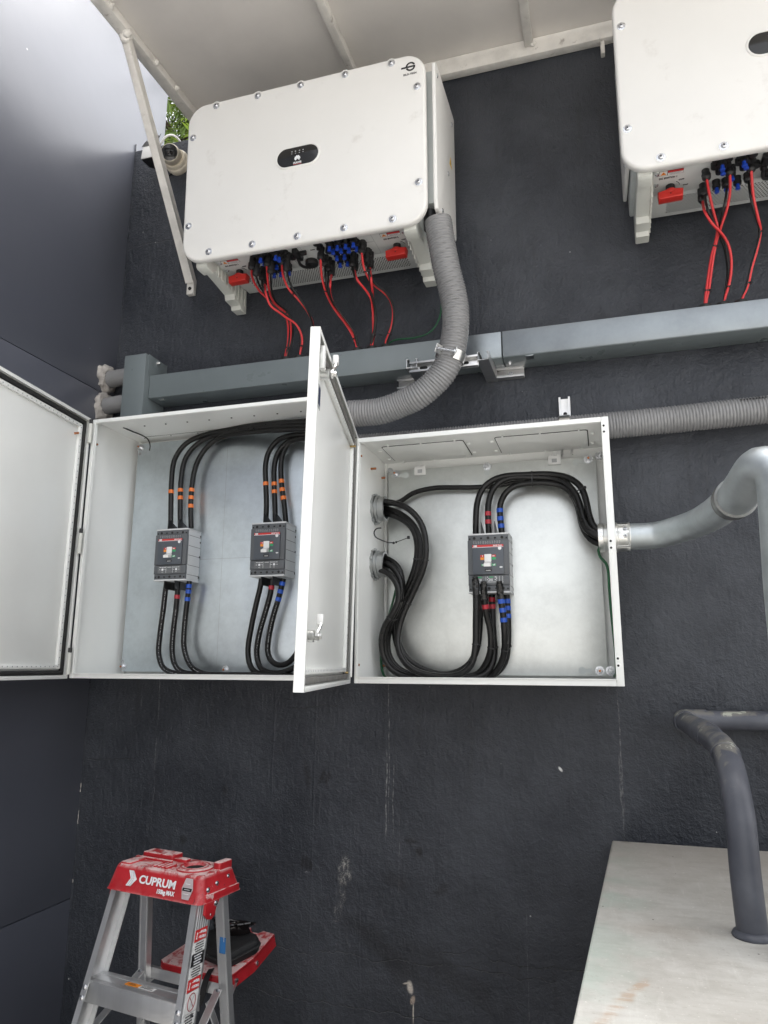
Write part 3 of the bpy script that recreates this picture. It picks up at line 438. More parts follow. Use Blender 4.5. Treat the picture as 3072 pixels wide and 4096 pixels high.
M['plate2']=galv_mat('bright_galvanised_plate',(.60,.615,.60),.36,26)
M['brass']=mat('brass_stud',(.42,.30,.13),.4,metal=.8,var=.1)
M['copper']=mat('copper_stud',(.50,.20,.09),.4,metal=.8,var=.1)
M['brk_body']=mat('breaker_light_grey',(.58,.59,.60),.45,var=.03,bump=.05,bs=600,bd=.0002)
M['brk_dark']=mat('breaker_dark_grey',(.088,.094,.102),.42,var=.04)
M['brk_panel']=mat('breaker_slate_panel',(.070,.080,.096),.36,var=.04)
M['brk_white']=mat('breaker_white',(.74,.74,.73),.42,var=.02)
M['alu']=mat('worn_aluminium',(.66,.665,.665),.36,metal=.8,var=.12,vs=9,bump=.08,bs=60,bd=.001,rv=.12,dirt=(.50,.50,.49),dthr=(.56,.74),ds=12,stretch=(1,1,.15))
M['sticker_white']=mat('white_sticker',(.70,.70,.68),.5,var=.05,vs=20,dirt=(.48,.47,.45),dthr=(.6,.7),ds=30)
M['sticker_clear']=mat('pearl_sticker',(.42,.36,.37),.35,var=.08,vs=30)
M['sticker_blue']=mat('blue_sticker',(.035,.17,.42),.45)
M['bag']=mat('black_nylon',(.010,.010,.011),.62,var=.2,vs=40,bump=.4,bs=700,bd=.0006,dirt=(.03,.03,.03),dthr=(.66,.7),ds=90)
M['lens']=mat('dark_lens',(.008,.006,.006),.06,var=.02,rv=.02)
M['cam_shell']=mat('cream_camera_shell',(.66,.60,.49),.45,var=.07,vs=20,dirt=(.30,.24,.17),dthr=(.62,.76),ds=28)
M['leaf']=mat('bright_leaf',(.17,.26,.02),.5,var=.35,vs=3)
M['leaf_dark']=mat('deep_leaf',(.085,.15,.018),.5,var=.3,vs=3)
M['bark']=mat('bark',(.07,.05,.035),.85,var=.3,vs=20,bump=.6,bs=60,bd=.01)
# ---------------------------------------------------------------- ground and walls
bm=NB(); bx(bm,-60,60,-60,60,-.3,0); g=obj('ground',bm,M['concrete']); g['kind']='structure'
bm=NB(); bx(bm,-2.1,9,0,.22,.002,4.300,.006); bx(bm,-1.768,9,.004,.216,4.2995,4.369)
tag(obj('back_wall',bm,M['wall']),'rough charcoal stucco wall carrying the inverters and open boxes','wall')
lw=thing('side_wall','smooth dark enamelled panel wall at the left with bright sky reflected high up','wall')
ZS=[.002,.885,2.994,5.10,7.2]
for a,b in zip(ZS,ZS[1:]):
    bm=NB(); bx(bm,-2.13,-2.101,-7,.226,a+.0015,b-.0015,.0012); obj('panel',bm,M['panel'],lw)
bm=NB(); bx(bm,-2.23,-2.131,-7,.222,.002,7.2); obj('backing',bm,M['seam'],lw)
# filler bead in the corner between the walls, chipped here and there
bm=NB()
zz=.02
while zz<4.26:
    L=random.uniform(.05,.16); r=random.uniform(.0015,.0035)
    sweep(bm,[Vector((-2.0985,-.0008+random.uniform(-.001,.001),zz+L*k/4)) for k in range(5)],r,5); zz+=L*random.uniform(.8,1.15)
obj('corner_bead',bm,M['wall'],lw)
bm=NB()
for z0,L in ((1.305,.035),(1.19,.05),(.95,.012),(3.05,.006)):
    P=[Vector((-2.097+random.uniform(-.0012,.0012),-.004,z0+L*(k/5-.5))) for k in range(6)]; sweep(bm,P,.003,5,rf=lambda s,a:.0006+.0016*abs(math.sin(s*130+z0)))
obj('bare_filler',bm,M['plaster'],lw)
# plaster collars round the two short conduits
for zc,yc,sd_ in ((3.066,-.062,1),(2.936,-.07,5)):
    bm=NB(); prof=[(.0,.066),(.005,.065),(.012,.060),(.019,.052),(.022,.044),(.020,.037)]
    lathe(bm,(-2.1012,yc,zc),(-2.0,yc,zc),prof,36,(False,False))
    for v in bm.verts:
        n=noise.noise(v.co*34+Vector((sd_,0,0))); n2=noise.noise(v.co*95)
        d=v.co-Vector((v.co.x,yc,zc)); v.co+=d*((.24*n+.16*n2)*max(0,min(1,(d.length-.039)/.014))); v.co.x+=.007*n2 if v.co.x>-2.099 else 0
    obj('plaster_collar',bm,M['plaster'],lw,smooth=70)
at_base(lw,(-2.1,-3.4,0))
# ---------------------------------------------------------------- canopy
cp=thing('canopy','whitewashed sheet canopy on a welded steel frame over the inverters','canopy')
def cz(y): return 4.330+.05*y
Mt=Matrix(((1,0,0,0),(0,1,0,0),(0,.05,1,4.330),(0,0,0,1)))
bm=NB(); bx(bm,-1.775,3.2,-1.15,.03,.043,.052,.001,Mt); obj('roof_sheet',bm,M['canopy'],cp)
bm=NB(); bx(bm,-1.757,-1.706,-1.10,-.046,.002,.0425,.003,Mt); obj('edge_beam',bm,M['steel_white'],cp)
bm=NB(); bx(bm,-1.757,3.2,-.044,-.003,-.036,.0425,.003,Mt); obj('wall_beam',bm,M['steel_white'],cp)
for x in (-.918,-.165,.60,1.36): bm=NB(); bx(bm,x-.017,x+.017,-1.10,-.046,.002,.0425,.003,Mt); obj('rib',bm,M['steel_white'],cp)
bm=NB(); bar(bm,(-1.733,-.585,cz(-.585)+.004),(-1.722,-.022,3.515),.034,.034,.003,up=(1,0,0)); st=obj('brace',bm,M['steel_white'],cp)
bm=NB(); bx(bm,-1.740,-1.704,-.026,-.002,3.452,3.525,.002); obj('fixing_tab',bm,M['steel_white'],st)
bm=NB(); cyl(bm,(-1.722,-.0262,3.478),(-1.722,-.030,3.478),.008,12); obj('bolt_hole',bm,M['hole'],st)
def weld(p,s):
    bm=NB(); bmesh.ops.create_icosphere(bm,subdivisions=3,radius=s)
    for v in bm.verts: v.co=Vector(p)+v.co*(1+.55*noise.noise(v.co*(1.6/s)+Vector(p)*9))
    return obj('weld_bead',bm,M['steel_white'],cp,smooth=60)
for p,s in (((-1.733,-.585,4.298),.026),((-1.716,-.60,4.30),.018),((-1.704,-.72,4.31),.012),((-1.703,-.42,4.325),.012),((-1.704,-.26,4.335),.012),((-.902,-.05,4.33),.013),((-.36,-.03,4.335),.013),((-.151,-.05,4.335),.012),((.05,-.03,4.33),.013),((-.60,-.03,4.33),.011)): weld(p,s)
bm=NB(); bx(bm,.118,.135,-.03,-.002,4.235,4.307,.004); obj('wall_peg',bm,M['steel_white'],cp)
at_base(cp,(-.5,0,4.3))
# ---------------------------------------------------------------- slab and painted duct at the lower right
sl_=thing('concrete_plinth','pale weathered concrete plinth top at the lower right corner','plinth')
bm=NB(); prism(bm,[(-.012,-.052),(-.17,-3.0),(3.0,-3.0),(3.0,-.052)],1.252,1.13,XY,.006)
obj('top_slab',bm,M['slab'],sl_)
bm=NB(); prism(bm,[(.03,-.09),(-.11,-2.9),(2.95,-2.9),(2.95,-.09)],1.129,.002,XY); obj('base_block',bm,M['wall'],sl_)
at_base(sl_,(1.4,-1.5,.002))
vp=thing('painted_duct','charcoal painted pipe with peeling bends rising from the pale plinth','pipe')
P=[Vector(p) for p in G['vp']]; P[-1]=Vector((.231,-.20,1.6315)); P+=[Vector((.228,-.13,1.632))]
P[0].z=1.2525
bm=NB(); tube(bm,P,.031,24,.02); obj('riser',bm,M['duct'],vp)
bm=NB(); tube(bm,[(.2285,-.16,1.632),(.2275,-.11,1.632),(.232,-.078,1.6325),(.255,-.060,1.633),(.30,-.055,1.633)],.0335,24,.01); obj('elbow',bm,M['duct'],vp)
bm=NB(); tube(bm,[(.28,-.055,1.633),(.7,-.055,1.635),(3.0,-.055,1.64)],.0300,24,.1); obj('wall_run',bm,M['duct'],vp)
for a,b in (((.2555,-.50,1.618),(.2445,-.37,1.6255)),((.2625,-.70,1.592),(.2624,-.69,1.595))):
    bm=NB(); lathe(bm,a,b,[(0,.0325),(.002,.0342),((Vector(b)-Vector(a)).length-.002,.0342),((Vector(b)-Vector(a)).length,.0325)],24,(False,False)); obj('sleeve',bm,M['duct'],vp)
bm=NB(); lathe(bm,(.2622,-.8625,1.2521),(.262,-.863,1.30),[(0,.040),(.004,.0415),(.009,.039),(.013,.034),(.014,.030)],28)
for v in bm.verts: v.co+=Vector((noise.noise(v.co*90),noise.noise(v.co*90+Vector((4,0,0))),0))*.0022
obj('base_ring',bm,M['duct'],vp)
at_base(vp,(.262,-.863,1.252))
# ---------------------------------------------------------------- inverters
rx=Vector((0.99995051,-0.00932203,-0.00347472)); up=Vector((0.00314043,-0.03563866,0.99935981)); ny=Vector((0.0094399,0.99932126,0.03560762))
C1=Vector((-1.02006,-.42449,3.69551)); C2=Vector((.643,-.437,3.742))
inv=thing('inverter','white solar inverter with a logo at its top right corner, beside the brace','inverter',MX(C1,rx,ny,up))
bm=NB(); prism(bm,rrect(1.0,.692,.082,10),0,.034,XZ,.011); cover=obj('front_cover',bm,M['inv'],inv)
bm=NB(); bx(bm,-.468,.468,.0345,.345,-.3085,.318,.006); obj('housing',bm,M['inv_grey'],inv)
bm=NB(); bx(bm,.4682,.5215,.055,.33,-.245,.302,.003); obj('side_filler',bm,M['inv_grey'],inv)
for s in (-1,1):
    bm=NB(); poly=[(.352,-.236),(.352,.312),(.03,.312),(.012,.295),(.012,-.270),(.022,-.292),(.05,-.298)]
    poly=poly[::-1] if sum(poly[i-1][0]*poly[i][1]-poly[i][0]*poly[i-1][1] for i in range(len(poly)))<0 else poly
    a_,b_=((.522,.537) if s>0 else (-.472,-.486)); prism(bm,poly,a_,b_,YZ,.004); obj('side_plate',bm,M['inv'],inv)
    for b,c in ((.04,.262),(.21,-.03),(.09,-.26),(.30,.25)): a_=.5368 if s>0 else -.4858; bm=NB(); lathe(bm,(a_,b,c),(a_+.009*s,b,c),[(0,.0095),(.002,.009),(.004,.004)],14); obj('plate_bolt',bm,M['screw'],inv)
    # front carrying foot with its stepped profile
    bm=NB(); poly=[(.030,-.300),(.030,-.352),(.040,-.360),(.088,-.360),(.096,-.343),(.255,-.366),(.262,-.388),(.312,-.392),(.318,-.408),(.366,-.408),(.366,-.300)]
    poly=poly[::-1] if sum(poly[i-1][0]*poly[i][1]-poly[i][0]*poly[i-1][1] for i in range(len(poly)))<0 else poly
    prism(bm,poly,.404*s,.452*s,YZ,.004); ft=obj('foot',bm,M['handle_plastic'],inv)
    bm=NB()
    for k in range(9):
        y=.115+.028*k; bx(bm,min(.403*s,.398*s),max(.403*s,.398*s),y,y+.004,-.36-(y-.1)*.10,-.311)
    obj('stiffening_rib',bm,M['handle_plastic'],ft)
    bm=NB()
    for y in (.10,.16): lathe(bm,(.385*s,y,-.3105),(.385*s,y,-.320),[(0,.0085),(.004,.008),(.007,.004)],14)
    obj('foot_screw',bm,M['screw'],ft)
scr=[(-.377,.333),(-.188,.333),(0,.334),(.188,.333),(.376,.333),(.476,.207),(.478,-.193),(.378,-.324),(.188,-.325),(-.002,-.325),(-.193,-.325),(-.384,-.324),(-.482,-.194),(-.480,.208)]
bm=NB(); lathe(bm,(0,.001,0),(0,-.02,0),[(0,.0148),(.0016,.0145),(.0024,.0105),(.0026,.0088),(.0050,.0086),(.0074,.0066),(.0084,.0034),(.0074,.0030),(.0058,.0028)],20); sm_=mesh(bm,'cover_bolt',M['screw'])
bm=NB(); lathe(bm,(0,.0012,0),(0,-.02,0),[(0,.0200),(.0020,.0196),(.0024,.0178),(.0016,.0152)],24,(False,False)); bo=mesh(bm,'bolt_boss',M['inv'])
bm=NB(); lathe(bm,(0,-.0070,0),(0,-.02,0),[(0,.0030),(.0006,.0026)],6); hx=mesh(bm,'hex_socket',M['screw_dark'])
for a,c in scr:
    o=obj('bolt',sm_,None,inv,M=Matrix.Translation((a*.985,0,c*.975))); obj('bolt_boss',bo,None,o); obj('hex_socket',hx,None,o)
# display with its indicator print and maker's mark
DC=(-.0065,.0185)
bm=NB(); P=[Vector((DC[0]+x,.0004,DC[1]+z)) for x,z in rrect(.178,.085,.0424,12)]; P.append(P[0]); sweep(bm,P,.0042,8,(False,False)); obj('display_rim',bm,M['inv'],inv)
bm=NB(); prism(bm,rrect(.170,.077,.0384,12,*DC),-.0022,.004,XZ,.0006); dp=obj('display',bm,M['glossblack'],inv)
bm=NB()
for k in range(8):
    th=R((k-3.5)*23.5); L=(.0105,.0150,.0178,.0195,.0195,.0178,.0150,.0105)[k]; w=(.0020,.0026,.0031,.0034)[min(k,7-k)]
    q=[(.0030,0),(L*.55,w*.75),(L*.85,w),(L,w*.25),(L*.98,-w*.3),(L*.80,-w),(L*.5,-w*.75)]
    pl=[(DC[0]+r_*math.sin(th)+t_*math.cos(th),.0015+r_*math.cos(th)-t_*math.sin(th)) for r_,t_ in q][::-1]
    prism(bm,pl,-.0028,-.0021)
obj('petal_mark',bm,M['print_white'],dp)
text('mark_lettering','HUAWEI',.0105,M['print_white'],dp,front(-.0065,-.0026,-.0098),.033,.0004)
bm=NB(); prism(bm,rrect(.034,.0030,.0006,2,-.0065,-.0158),-.0027,-.0021); obj('red_underline',bm,M['print_maroon'],dp)
bm=NB()
for i,a in enumerate((-.0300,-.0145,.0015,.0170)):
    prism(bm,rrect(.0056,.0013,.0005,2,a,.0400),-.0027,-.0021); prism(bm,rrect(.0013,.0050,.0005,2,a+(.0012,-.0012,.002,0)[i],.0404),-.00271,-.0021)
obj('indicator_icon',bm,M['print_white'],dp)
bm=NB()
for a in (-.0300,-.0145,.0015,.0170): prism(bm,rrect(.0048,.0034,.0016,3,a,.0312),-.0027,-.0021)
obj('indicator_lamp',bm,M['print_grey'],dp)
# corner emblem and lettering
def arc(cx,cz,r0,r1,a0,a1,n=18): return [(cx+r1*math.cos(R(a0+(a1-a0)*k/n)),cz+r1*math.sin(R(a0+(a1-a0)*k/n))) for k in range(n+1)]+[(cx+r0*math.cos(R(a1+(a0-a1)*k/n)),cz+r0*math.sin(R(a1+(a0-a1)*k/n))) for k in range(n+1)]
def strip2(bm,p,n,d0,d1):
    # an arc band as quads
    a=p[:n+1]; b=p[n+1:][::-1]
    for i in range(n):
        q=[a[i],a[i+1],b[i+1],b[i]]; vs=[bm.verts.new((x,d0,z)) for x,z in q]; bm.faces.new(vs)
bm=NB(); strip2(bm,arc(.445,.291,.0120,.0190,22,170),18,-.0006,0); strip2(bm,arc(.445,.291,.0120,.0190,200,356),18,-.0006,0)
prism(bm,[(.409,.2866),(.462,.2876),(.4635,.2945),(.409,.2935)],-.0007,.0004)
lg=obj('corner_emblem',bm,M['print_black'],inv,smooth=0)
lt=text('corner_lettering','SSLD-TECH',.0098,M['print_black'],inv,front(.4425,-.0004,.2598),.051,.0003)
# underside: switch panel, vent with its punched holes, labels, rotary switches
bm=NB(); bx(bm,-.395,.395,.036,.226,-.3118,-.309,.001); obj('switch_panel',bm,M['inv_under'],inv)
bm=NB(); bx(bm,-.395,.398,.2275,.372,-.3112,-.309,.001); vn=obj('vent_panel',bm,M['inv_under'],inv)
bm=NB()
for j in range(11):
    for i in range(66):
        x=-.338+.01045*(i+.5*(j%2)); y=.252+.0093*j
        vs=[bm.verts.new((x+.0036*math.cos(k*PI/3),y+.0036*math.sin(k*PI/3),-.31155)) for k in range(6)]; bm.faces.new(vs)
ho=obj('vent_holes',bm,M['hole'],vn,kind='stuff',smooth=0)
def under(a,b,z=-.3122): return MX((a,b,z),(1,0,0),(0,-1,0),(0,0,-1))
for a,num in ((-.337,'1'),(.338,'2')):
    lb=a+(.008 if num=='1' else .005)
    bm=NB(); prism(bm,rrect(.078,.026,.001,2,lb-.02+.01,.099),-.3123,-.3116,XY); w=obj('warning_label',bm,M['print_black'],inv)
    bm=NB(); prism(bm,rrect(.0255,.0235,.0006,2,lb-.0350,.099),-.3126,-.3120,XY); obj('label_field',bm,M['sticker_white'],w)
    bm=NB(); prism(bm,[(lb-.0350-.0095,.1075),(lb-.0350,.0905),(lb-.0350+.0095,.1075)],-.3128,-.3124,XY); obj('warning_triangle',bm,M['print_orange'],w)
    bm=NB(); prism(bm,[(lb-.0352,.1045),(lb-.0366,.0985),(lb-.0346,.0985),(lb-.0340,.0945),(lb-.0332,.1000),(lb-.0348,.1000)],-.3130,-.3127,XY); obj('warning_bolt',bm,M['print_black'],w)
    bm=NB(); prism(bm,rrect(.0485,.0110,.0006,2,lb+.0040,.0928),-.3126,-.3120,XY); obj('label_field',bm,M['print_red'],w)
    bm=NB(); prism(bm,rrect(.0485,.0115,.0006,2,lb+.0040,.1050),-.3126,-.3120,XY); obj('label_field',bm,M['sticker_white'],w)
    bm=NB()
    for k in range(3): prism(bm,rrect(.040-.006*k,.0014,.0003,1,lb+.002,.1015+.0033*k),-.3129,-.3125,XY)
    obj('fine_print',bm,M['print_grey'],w)
    text('panel_lettering','DC SWITCH '+num,.0125,M['print_black'],inv,under(a-.010,.128),.058,.0005)
    text('panel_lettering','OFF',.0100,M['print_black'],inv,under(a+.034,.150),.018,.0004); text('panel_lettering','TRIP',.0088,M['print_black'],inv,under(a+.050,.186),.018,.0004)
    bm=NB(); P=[Vector((a+.030*math.cos(R(t)),.181-.030*math.sin(R(t)),-.3122)) for t in range(5,55,6)]; sweep(bm,P,.0011,5); obj('printed_arc',bm,M['print_black'],inv)
    bm=NB(); cyl(bm,(a,.176,-.3118),(a,.176,-.330),.0150,12,.002); sw=obj('rotary_switch',bm,M['black_plastic'],inv)
    bm=NB(); cyl(bm,(a-.001,.176,-.3302),(a-.001,.176,-.346),.0205,18,.003)
    pl=[(a-.041,-.368),(a+.037,-.366),(a+.040,-.338),(a+.014,-.334),(a-.014,-.334),(a-.043,-.340)]
    prism(bm,pl,.158,.194,XZ,.004); obj('switch_handle',bm,M['red_switch'],sw)
    bm=NB(); cyl(bm,(a-.002,.1576,-.352),(a-.002,.1572,-.352),.0026,10); obj('lock_hole',bm,M['hole'],sw)
for a0,a1 in ((.21,.262),(-.088,-.028)):
    bm=NB()
    for b0,b1 in ((.045,.125),(.130,.215)):
        for q in ((a0,a1,b0,b0+.0012),(a0,a1,b1,b1+.0012),(a0,a0+.0012,b0+.0013,b1),(a1-.0012,a1,b0+.0013,b1)): bx(bm,q[0],q[1],q[2],q[3],-.3123,-.3116)
    obj('printed_frame',bm,M['print_grey'],inv)
text('panel_lettering','COM',.0085,M['print_black'],inv,under(.012,.115),.019,.0003)
bm=NB(); cyl(bm,(-.022,.190,-.3118),(-.022,.190,-.333),.0265,24,.003); cm=obj('communication_port',bm,M['black_plastic'],inv)
bm=NB(); bx(bm,-.062,-.040,.08,.15,-.334,-.3119,.004); bx(bm,-.040,-.012,.105,.118,-.330,-.3119,.003); tube(bm,[(-.052,.12,-.335),(-.054,.15,-.345),(-.045,.18,-.343),(-.03,.2,-.334)],.006,8,.01); obj('port_cap',bm,M['black_plastic'],cm)
# sockets for the strings: bodies, collars and blue blanking plugs
def socket(root,a,b,drop,plug=False):
    bm=NB(); L=max(.018,drop); lathe(bm,(a,b,-.3118),(a,b,-.5),[(0,.0130),(.008,.0130),(.0085,.0115),(L*.6,.0115),(L*.62,.0135),(L,.0132),(L+.0005,.006)],14)
    o=obj('string_connector',bm,M['black_plastic'],root)
    if plug:
        bm=NB(); lathe(bm,(a,b,-.3118-L),(a,b,-.5),[(0,.0062),(.010,.0066),(.012,.0082),(.017,.0082),(.018,.007)],12); obj('blanking_plug',bm,M['blue_plug'],o)
    return o
for x,y,z in G['caps']:
    q=Vector((x,y,z))-C1; socket(inv,q.dot(rx),q.dot(ny)+.008,.028,True)
for x0,x1 in ((-.205,-.095),(.052,.195)):
    for b in (.060,.092,.125): 
        n=4
        for i in range(n): socket(inv,x0+(x1-x0)*(i+.5*((b*1000)%2))/(n-1),b,.016)
inv2=copy_tree(inv,MX(C2,rx,ny,up))
inv2['label']='white solar inverter with rounded cover cut off by the right edge of the photo'
inv['group']=inv2['group']='solar inverters under the canopy'
for c in list(inv2.children):
    if c.name.startswith(('corner_emblem','corner_lettering')): bpy.data.objects.remove(c)
# the yellow warning triangle on the right side plate, seen edge on
bm=NB(); prism(bm,[(.24,.035),(.28,.035),(.26,.075)],.5372,.5380,YZ); sg=obj('warning_triangle',bm,M['print_yellow'],inv)
bm=NB(); prism(bm,[(.258,.045),(.264,.045),(.261,.065)],.5381,.5385,YZ); obj('warning_bolt',bm,M['print_black'],sg)
for root,C,keys in ((inv,C1,('v1','v2','v3','v4','v5','v6','v7','v8','v9','b1','b2','b3','b4','b5','b6','b7','b8','b9')),(inv2,C2,('w1','w2','w3','w4','x1','x2','x3'))):
    for k in keys:
        q=Vector(G[k][0])-C; a,b,c=q.dot(rx),q.dot(ny),q.dot(up)
        bm=NB(); top=Vector((a,min(b,.30)+.010,-.3118)); e=Vector((a,b,min(c,-.345))); L=(e-top).length
        lathe(bm,top,e,[(0,.0125),(L*.45,.0125),(L*.47,.0105),(L*.55,.0105),(L*.57,.0150),(L*.97,.0140),(L,.010),(L+.004,.0055)],14); obj('wired_connector',bm,M['black_plastic'],root)
at_inv=None
# ---------------------------------------------------------------- open enclosures
def enclosure(label,x0,x1,z0,z1,yf,fl,mplate,plate):
    e=thing('enclosure',label,'electrical box',None,'open electrical boxes on the stucco wall'); t=.0025
    bm=NB(); bx(bm,x0,x0+t,yf+.012,-.012,z0,z1); bx(bm,x1-t,x1,yf+.012,-.012,z0,z1); bx(bm,x0+t,x1-t,yf+.012,-.012,z1-t,z1); bx(bm,x0+t,x1-t,yf+.012,-.012,z0,z0+t); bx(bm,x0+t,x1-t,-.0145,-.012,z0+t,z1-t)
    for xa in (x0+t,x1-t-.012): bx(bm,xa,xa+.012,-.0265,-.0147,z0+t,z1-t,.003)
    sh=obj('shell',bm,M['box'],e)
    l,r,b,u=fl
    bm=NB(); y0,y1=yf,yf+.0118
    bx(bm,x0,x0+l,y0,y1,z0,z1,.002); bx(bm,x1-r,x1,y0,y1,z0,z1,.002); bx(bm,x0+l+.0003,x1-r-.0003,y0,y1,z1-u,z1,.002); bx(bm,x0+l+.0003,x1-r-.0003,y0,y1,z0,z0+b,.002)
    i=.0028; bx(bm,x0+l-i,x0+l+.0002,y0-.007,y0-.0002,z0+b,z1-u,.001); bx(bm,x1-r-.0002,x1-r+i,y0-.007,y0-.0002,z0+b,z1-u,.001); bx(bm,x0+l-i,x1-r+i,y0-.0071,y0-.0002,z1-u+.0002,z1-u+i,.001); bx(bm,x0+l-i,x1-r+i,y0-.0071,y0-.0002,z0+b-i,z0+b-.0002,.001)
    bx(bm,x0+l+.0004,x1-r-.0004,y1+.0002,y1+.012,z0+t,z0+b-.004); 
    obj('front_flange',bm,M['box'],e)
    a0,a1,c0,c1=plate
    bm=NB(); prism(bm,rrect(a1-a0,c1-c0,.012,4,(a0+a1)/2,(c0+c1)/2),-.0575,-.055,XZ,.0008); pl=obj('mounting_plate',bm,mplate,e)
    return e,sh,pl
def hexbolt(parent,p,d,r=.009,m='screw',stud=None):
    p=Vector(p); d=Vector(d)
    bm=NB(); lathe(bm,p,p+d,[(0,r*1.75),(.0016,r*1.7),(.0018,r*.98)],18); lathe(bm,p+d*.0018,p+d,[(0,r),(.006,r),(.0075,r*.8)],6); lathe(bm,p+d*.006,p+d,[(0,r*.55),(.010,r*.5)],10)
    o=obj('plate_bolt',bm,M[m],parent)
    if stud:
        bm=NB(); lathe(bm,p+d*.0162,p+d,[(0,r*.5),(.0035,r*.42)],10); obj('stud_tip',bm,M['copper'],o)
box1,sh1,pl1=enclosure('larger open light grey box on the left holding two breakers on a bluish plate',-1.930,-.927,1.749,2.766,-.336,(.020,.02,.018,.018),M['plate1'],(-1.908,-.955,1.772,2.745))
box2,sh2,pl2=enclosure('smaller open light grey box on the right holding one breaker and two metal bushings',-.795,.0505,1.743,2.583,-.3545,(.0115,.0225,.021,.019),M['plate2'],(-.765,.006,1.768,2.538))
Y=Vector((0,-1,0))
for q in ((-1.4705,-1.4695,1.80,2.70),(-1.775,-1.715,2.2215,2.2225),(-1.572,-1.292,2.2225,2.2235),(-1.145,-.97,2.2235,2.2245)):
    bm=NB(); bx(bm,q[0],q[1],-.0578,-.0575,q[2],q[3]); obj('pencil_line',bm,M['print_grey'],pl1)
for p in ((-1.896,-.0577,2.728),(-1.899,-.0577,1.792),(-1.43,-.0577,1.782)): hexbolt(box1,p,Y,.009,stud=1)
for x,z in ((-1.897,2.700),(-1.904,1.812)):
    bm=NB(); cyl(bm,(x,-.0577,z),(x,-.0581,z),.007,14); obj('plate_hole',bm,M['print_grey'],box1)
for p,s in (((-.774,-.0150,2.548),None),((-.738,-.0577,2.525),1),((-.019,-.0577,2.528),1),((.020,-.0150,2.550),None),((-.383,-.0577,2.528),None),((-.02,-.0577,1.786),1),((.014,-.0577,1.786),None),((-.742,-.0577,1.786),None)): hexbolt(box2,p,Y,.0092,stud=s)
def keyhole(x,z,s,vert=False):
    bm=NB(); cyl(bm,(x,-.0577,z),(x,-.0580,z),.0125,20)
    if vert: bx(bm,x-.0105,x+.0105,-.05795,-.0577,z+.004,z+.030)
    else: bx(bm,min(x,x+s*.032),max(x,x+s*.032),-.05795,-.0577,z-.0065,z+.0065)
    obj('keyhole_slot',bm,M['inv_grey'],box2)
keyhole(-.698,2.517,-1); keyhole(-.383,2.507,1,True); keyhole(-.062,2.519,1); keyhole(-.078,1.787,1)
for x,z in ((-.640,2.531),(-.138,2.534)):
    bm=NB(); bx(bm,x-.022,x+.022,-.0625,-.0577,z-.018,z+.016,.0015)
    for k in range(5): bx(bm,x-.020+.0088*k,x-.015+.0088*k,-.0626,-.0577,z+.0162,z+.022)
    c=obj('plate_clip',bm,M['brk_white'],box2); bm=NB(); bx(bm,x-.009,x+.009,-.0632,-.0626,z-.010,z+.004,.0002); obj('clip_window',bm,M['print_grey'],c)
for x0,x1 in ((-.742,-.438),(-.330,-.014)):
    zt=2.5804; cx=(x0+x1)/2
    bm=NB(); prism(bm,rrect(x1-x0,.200,.012,4,cx,-.142),zt-.0012,zt+.0002,XY); gp=obj('gland_plate_gap',bm,M['hole'],box2)
    bm=NB(); prism(bm,rrect(x1-x0-.006,.194,.010,4,cx,-.142),zt-.0032,zt-.0010,XY,.0008); obj('gland_plate',bm,M['box'],gp)
    for k in range(3):
        for y in (-.252,-.032): bm=NB(); bx(bm,x0+.03+k*(x1-x0-.06)/2-.003,x0+.03+k*(x1-x0-.06)/2+.003,y-.006,y+.006,zt-.006,zt+.0001,.001); obj('gland_clip',bm,M['box'],gp)
    for y in (-.20,-.085):
        for x in (x0-.013,x1+.013): bm=NB(); bx(bm,x-.006,x+.006,y-.003,y+.003,zt-.006,zt+.0001,.001); obj('gland_clip',bm,M['box'],gp)
for y,z,L in ((-.335,2.523,.010),(-.20,2.512,.020),(-.062,2.512,.014),(-.338,1.802,.010),(-.060,1.800,.018)):
    bm=NB(); cyl(bm,(-.7924,y,z),(-.7924+L,y,z),.0042,10); obj('earth_stud',bm,M['copper'],box2)
bm=NB(); cyl(bm,(-1.9274,-.313,2.668),(-1.915,-.313,2.668),.0045,10); obj('earth_stud',bm,M['copper'],box1)
bm=NB()
for k in range(9): cyl(bm,(-1.866+.0985*k,-.222+.0022*k,2.7634),(-1.866+.0985*k,-.222+.0022*k,2.7612),.0036,8)
for k in range(4): cyl(bm,(-1.866+.13*k,-.075,2.7634),(-1.866+.13*k,-.075,2.7620),.003,8)
obj('punched_hole',bm,M['hole'],box1)
bm=NB(); bx(bm,-1.858,-.96,-.091,-.0885,2.7628,2.7634); obj('plate_seam',bm,M['hole'],box1)
tag(obj('cable_tie',(lambda b:(tube(b,[(-1.868,-.222,2.7645),(-1.85,-.19,2.757),(-1.832,-.15,2.752),(-1.825,-.11,2.744),(-1.829,-.085,2.722),(-1.838,-.075,2.705)],.0028,6,.01),b)[1])(NB()),M['black_plastic']),'loose black cable tie hanging in the top left corner of the larger box','cable tie')
for z in (2.179,2.158,1.824,1.803,2.552,2.532):
    bm=NB(); lathe(bm,(.0355,-.3546,z),(.0355,-.37,z),[(0,.0078),(.0012,.0072)],16); w=obj('hinge_boss',bm,M['box'],box2)
    bm=NB(); cyl(bm,(.0355,-.3559,z),(.0355,-.3563,z),.0036,12); obj('hinge_hole',bm,M['hole'],w)
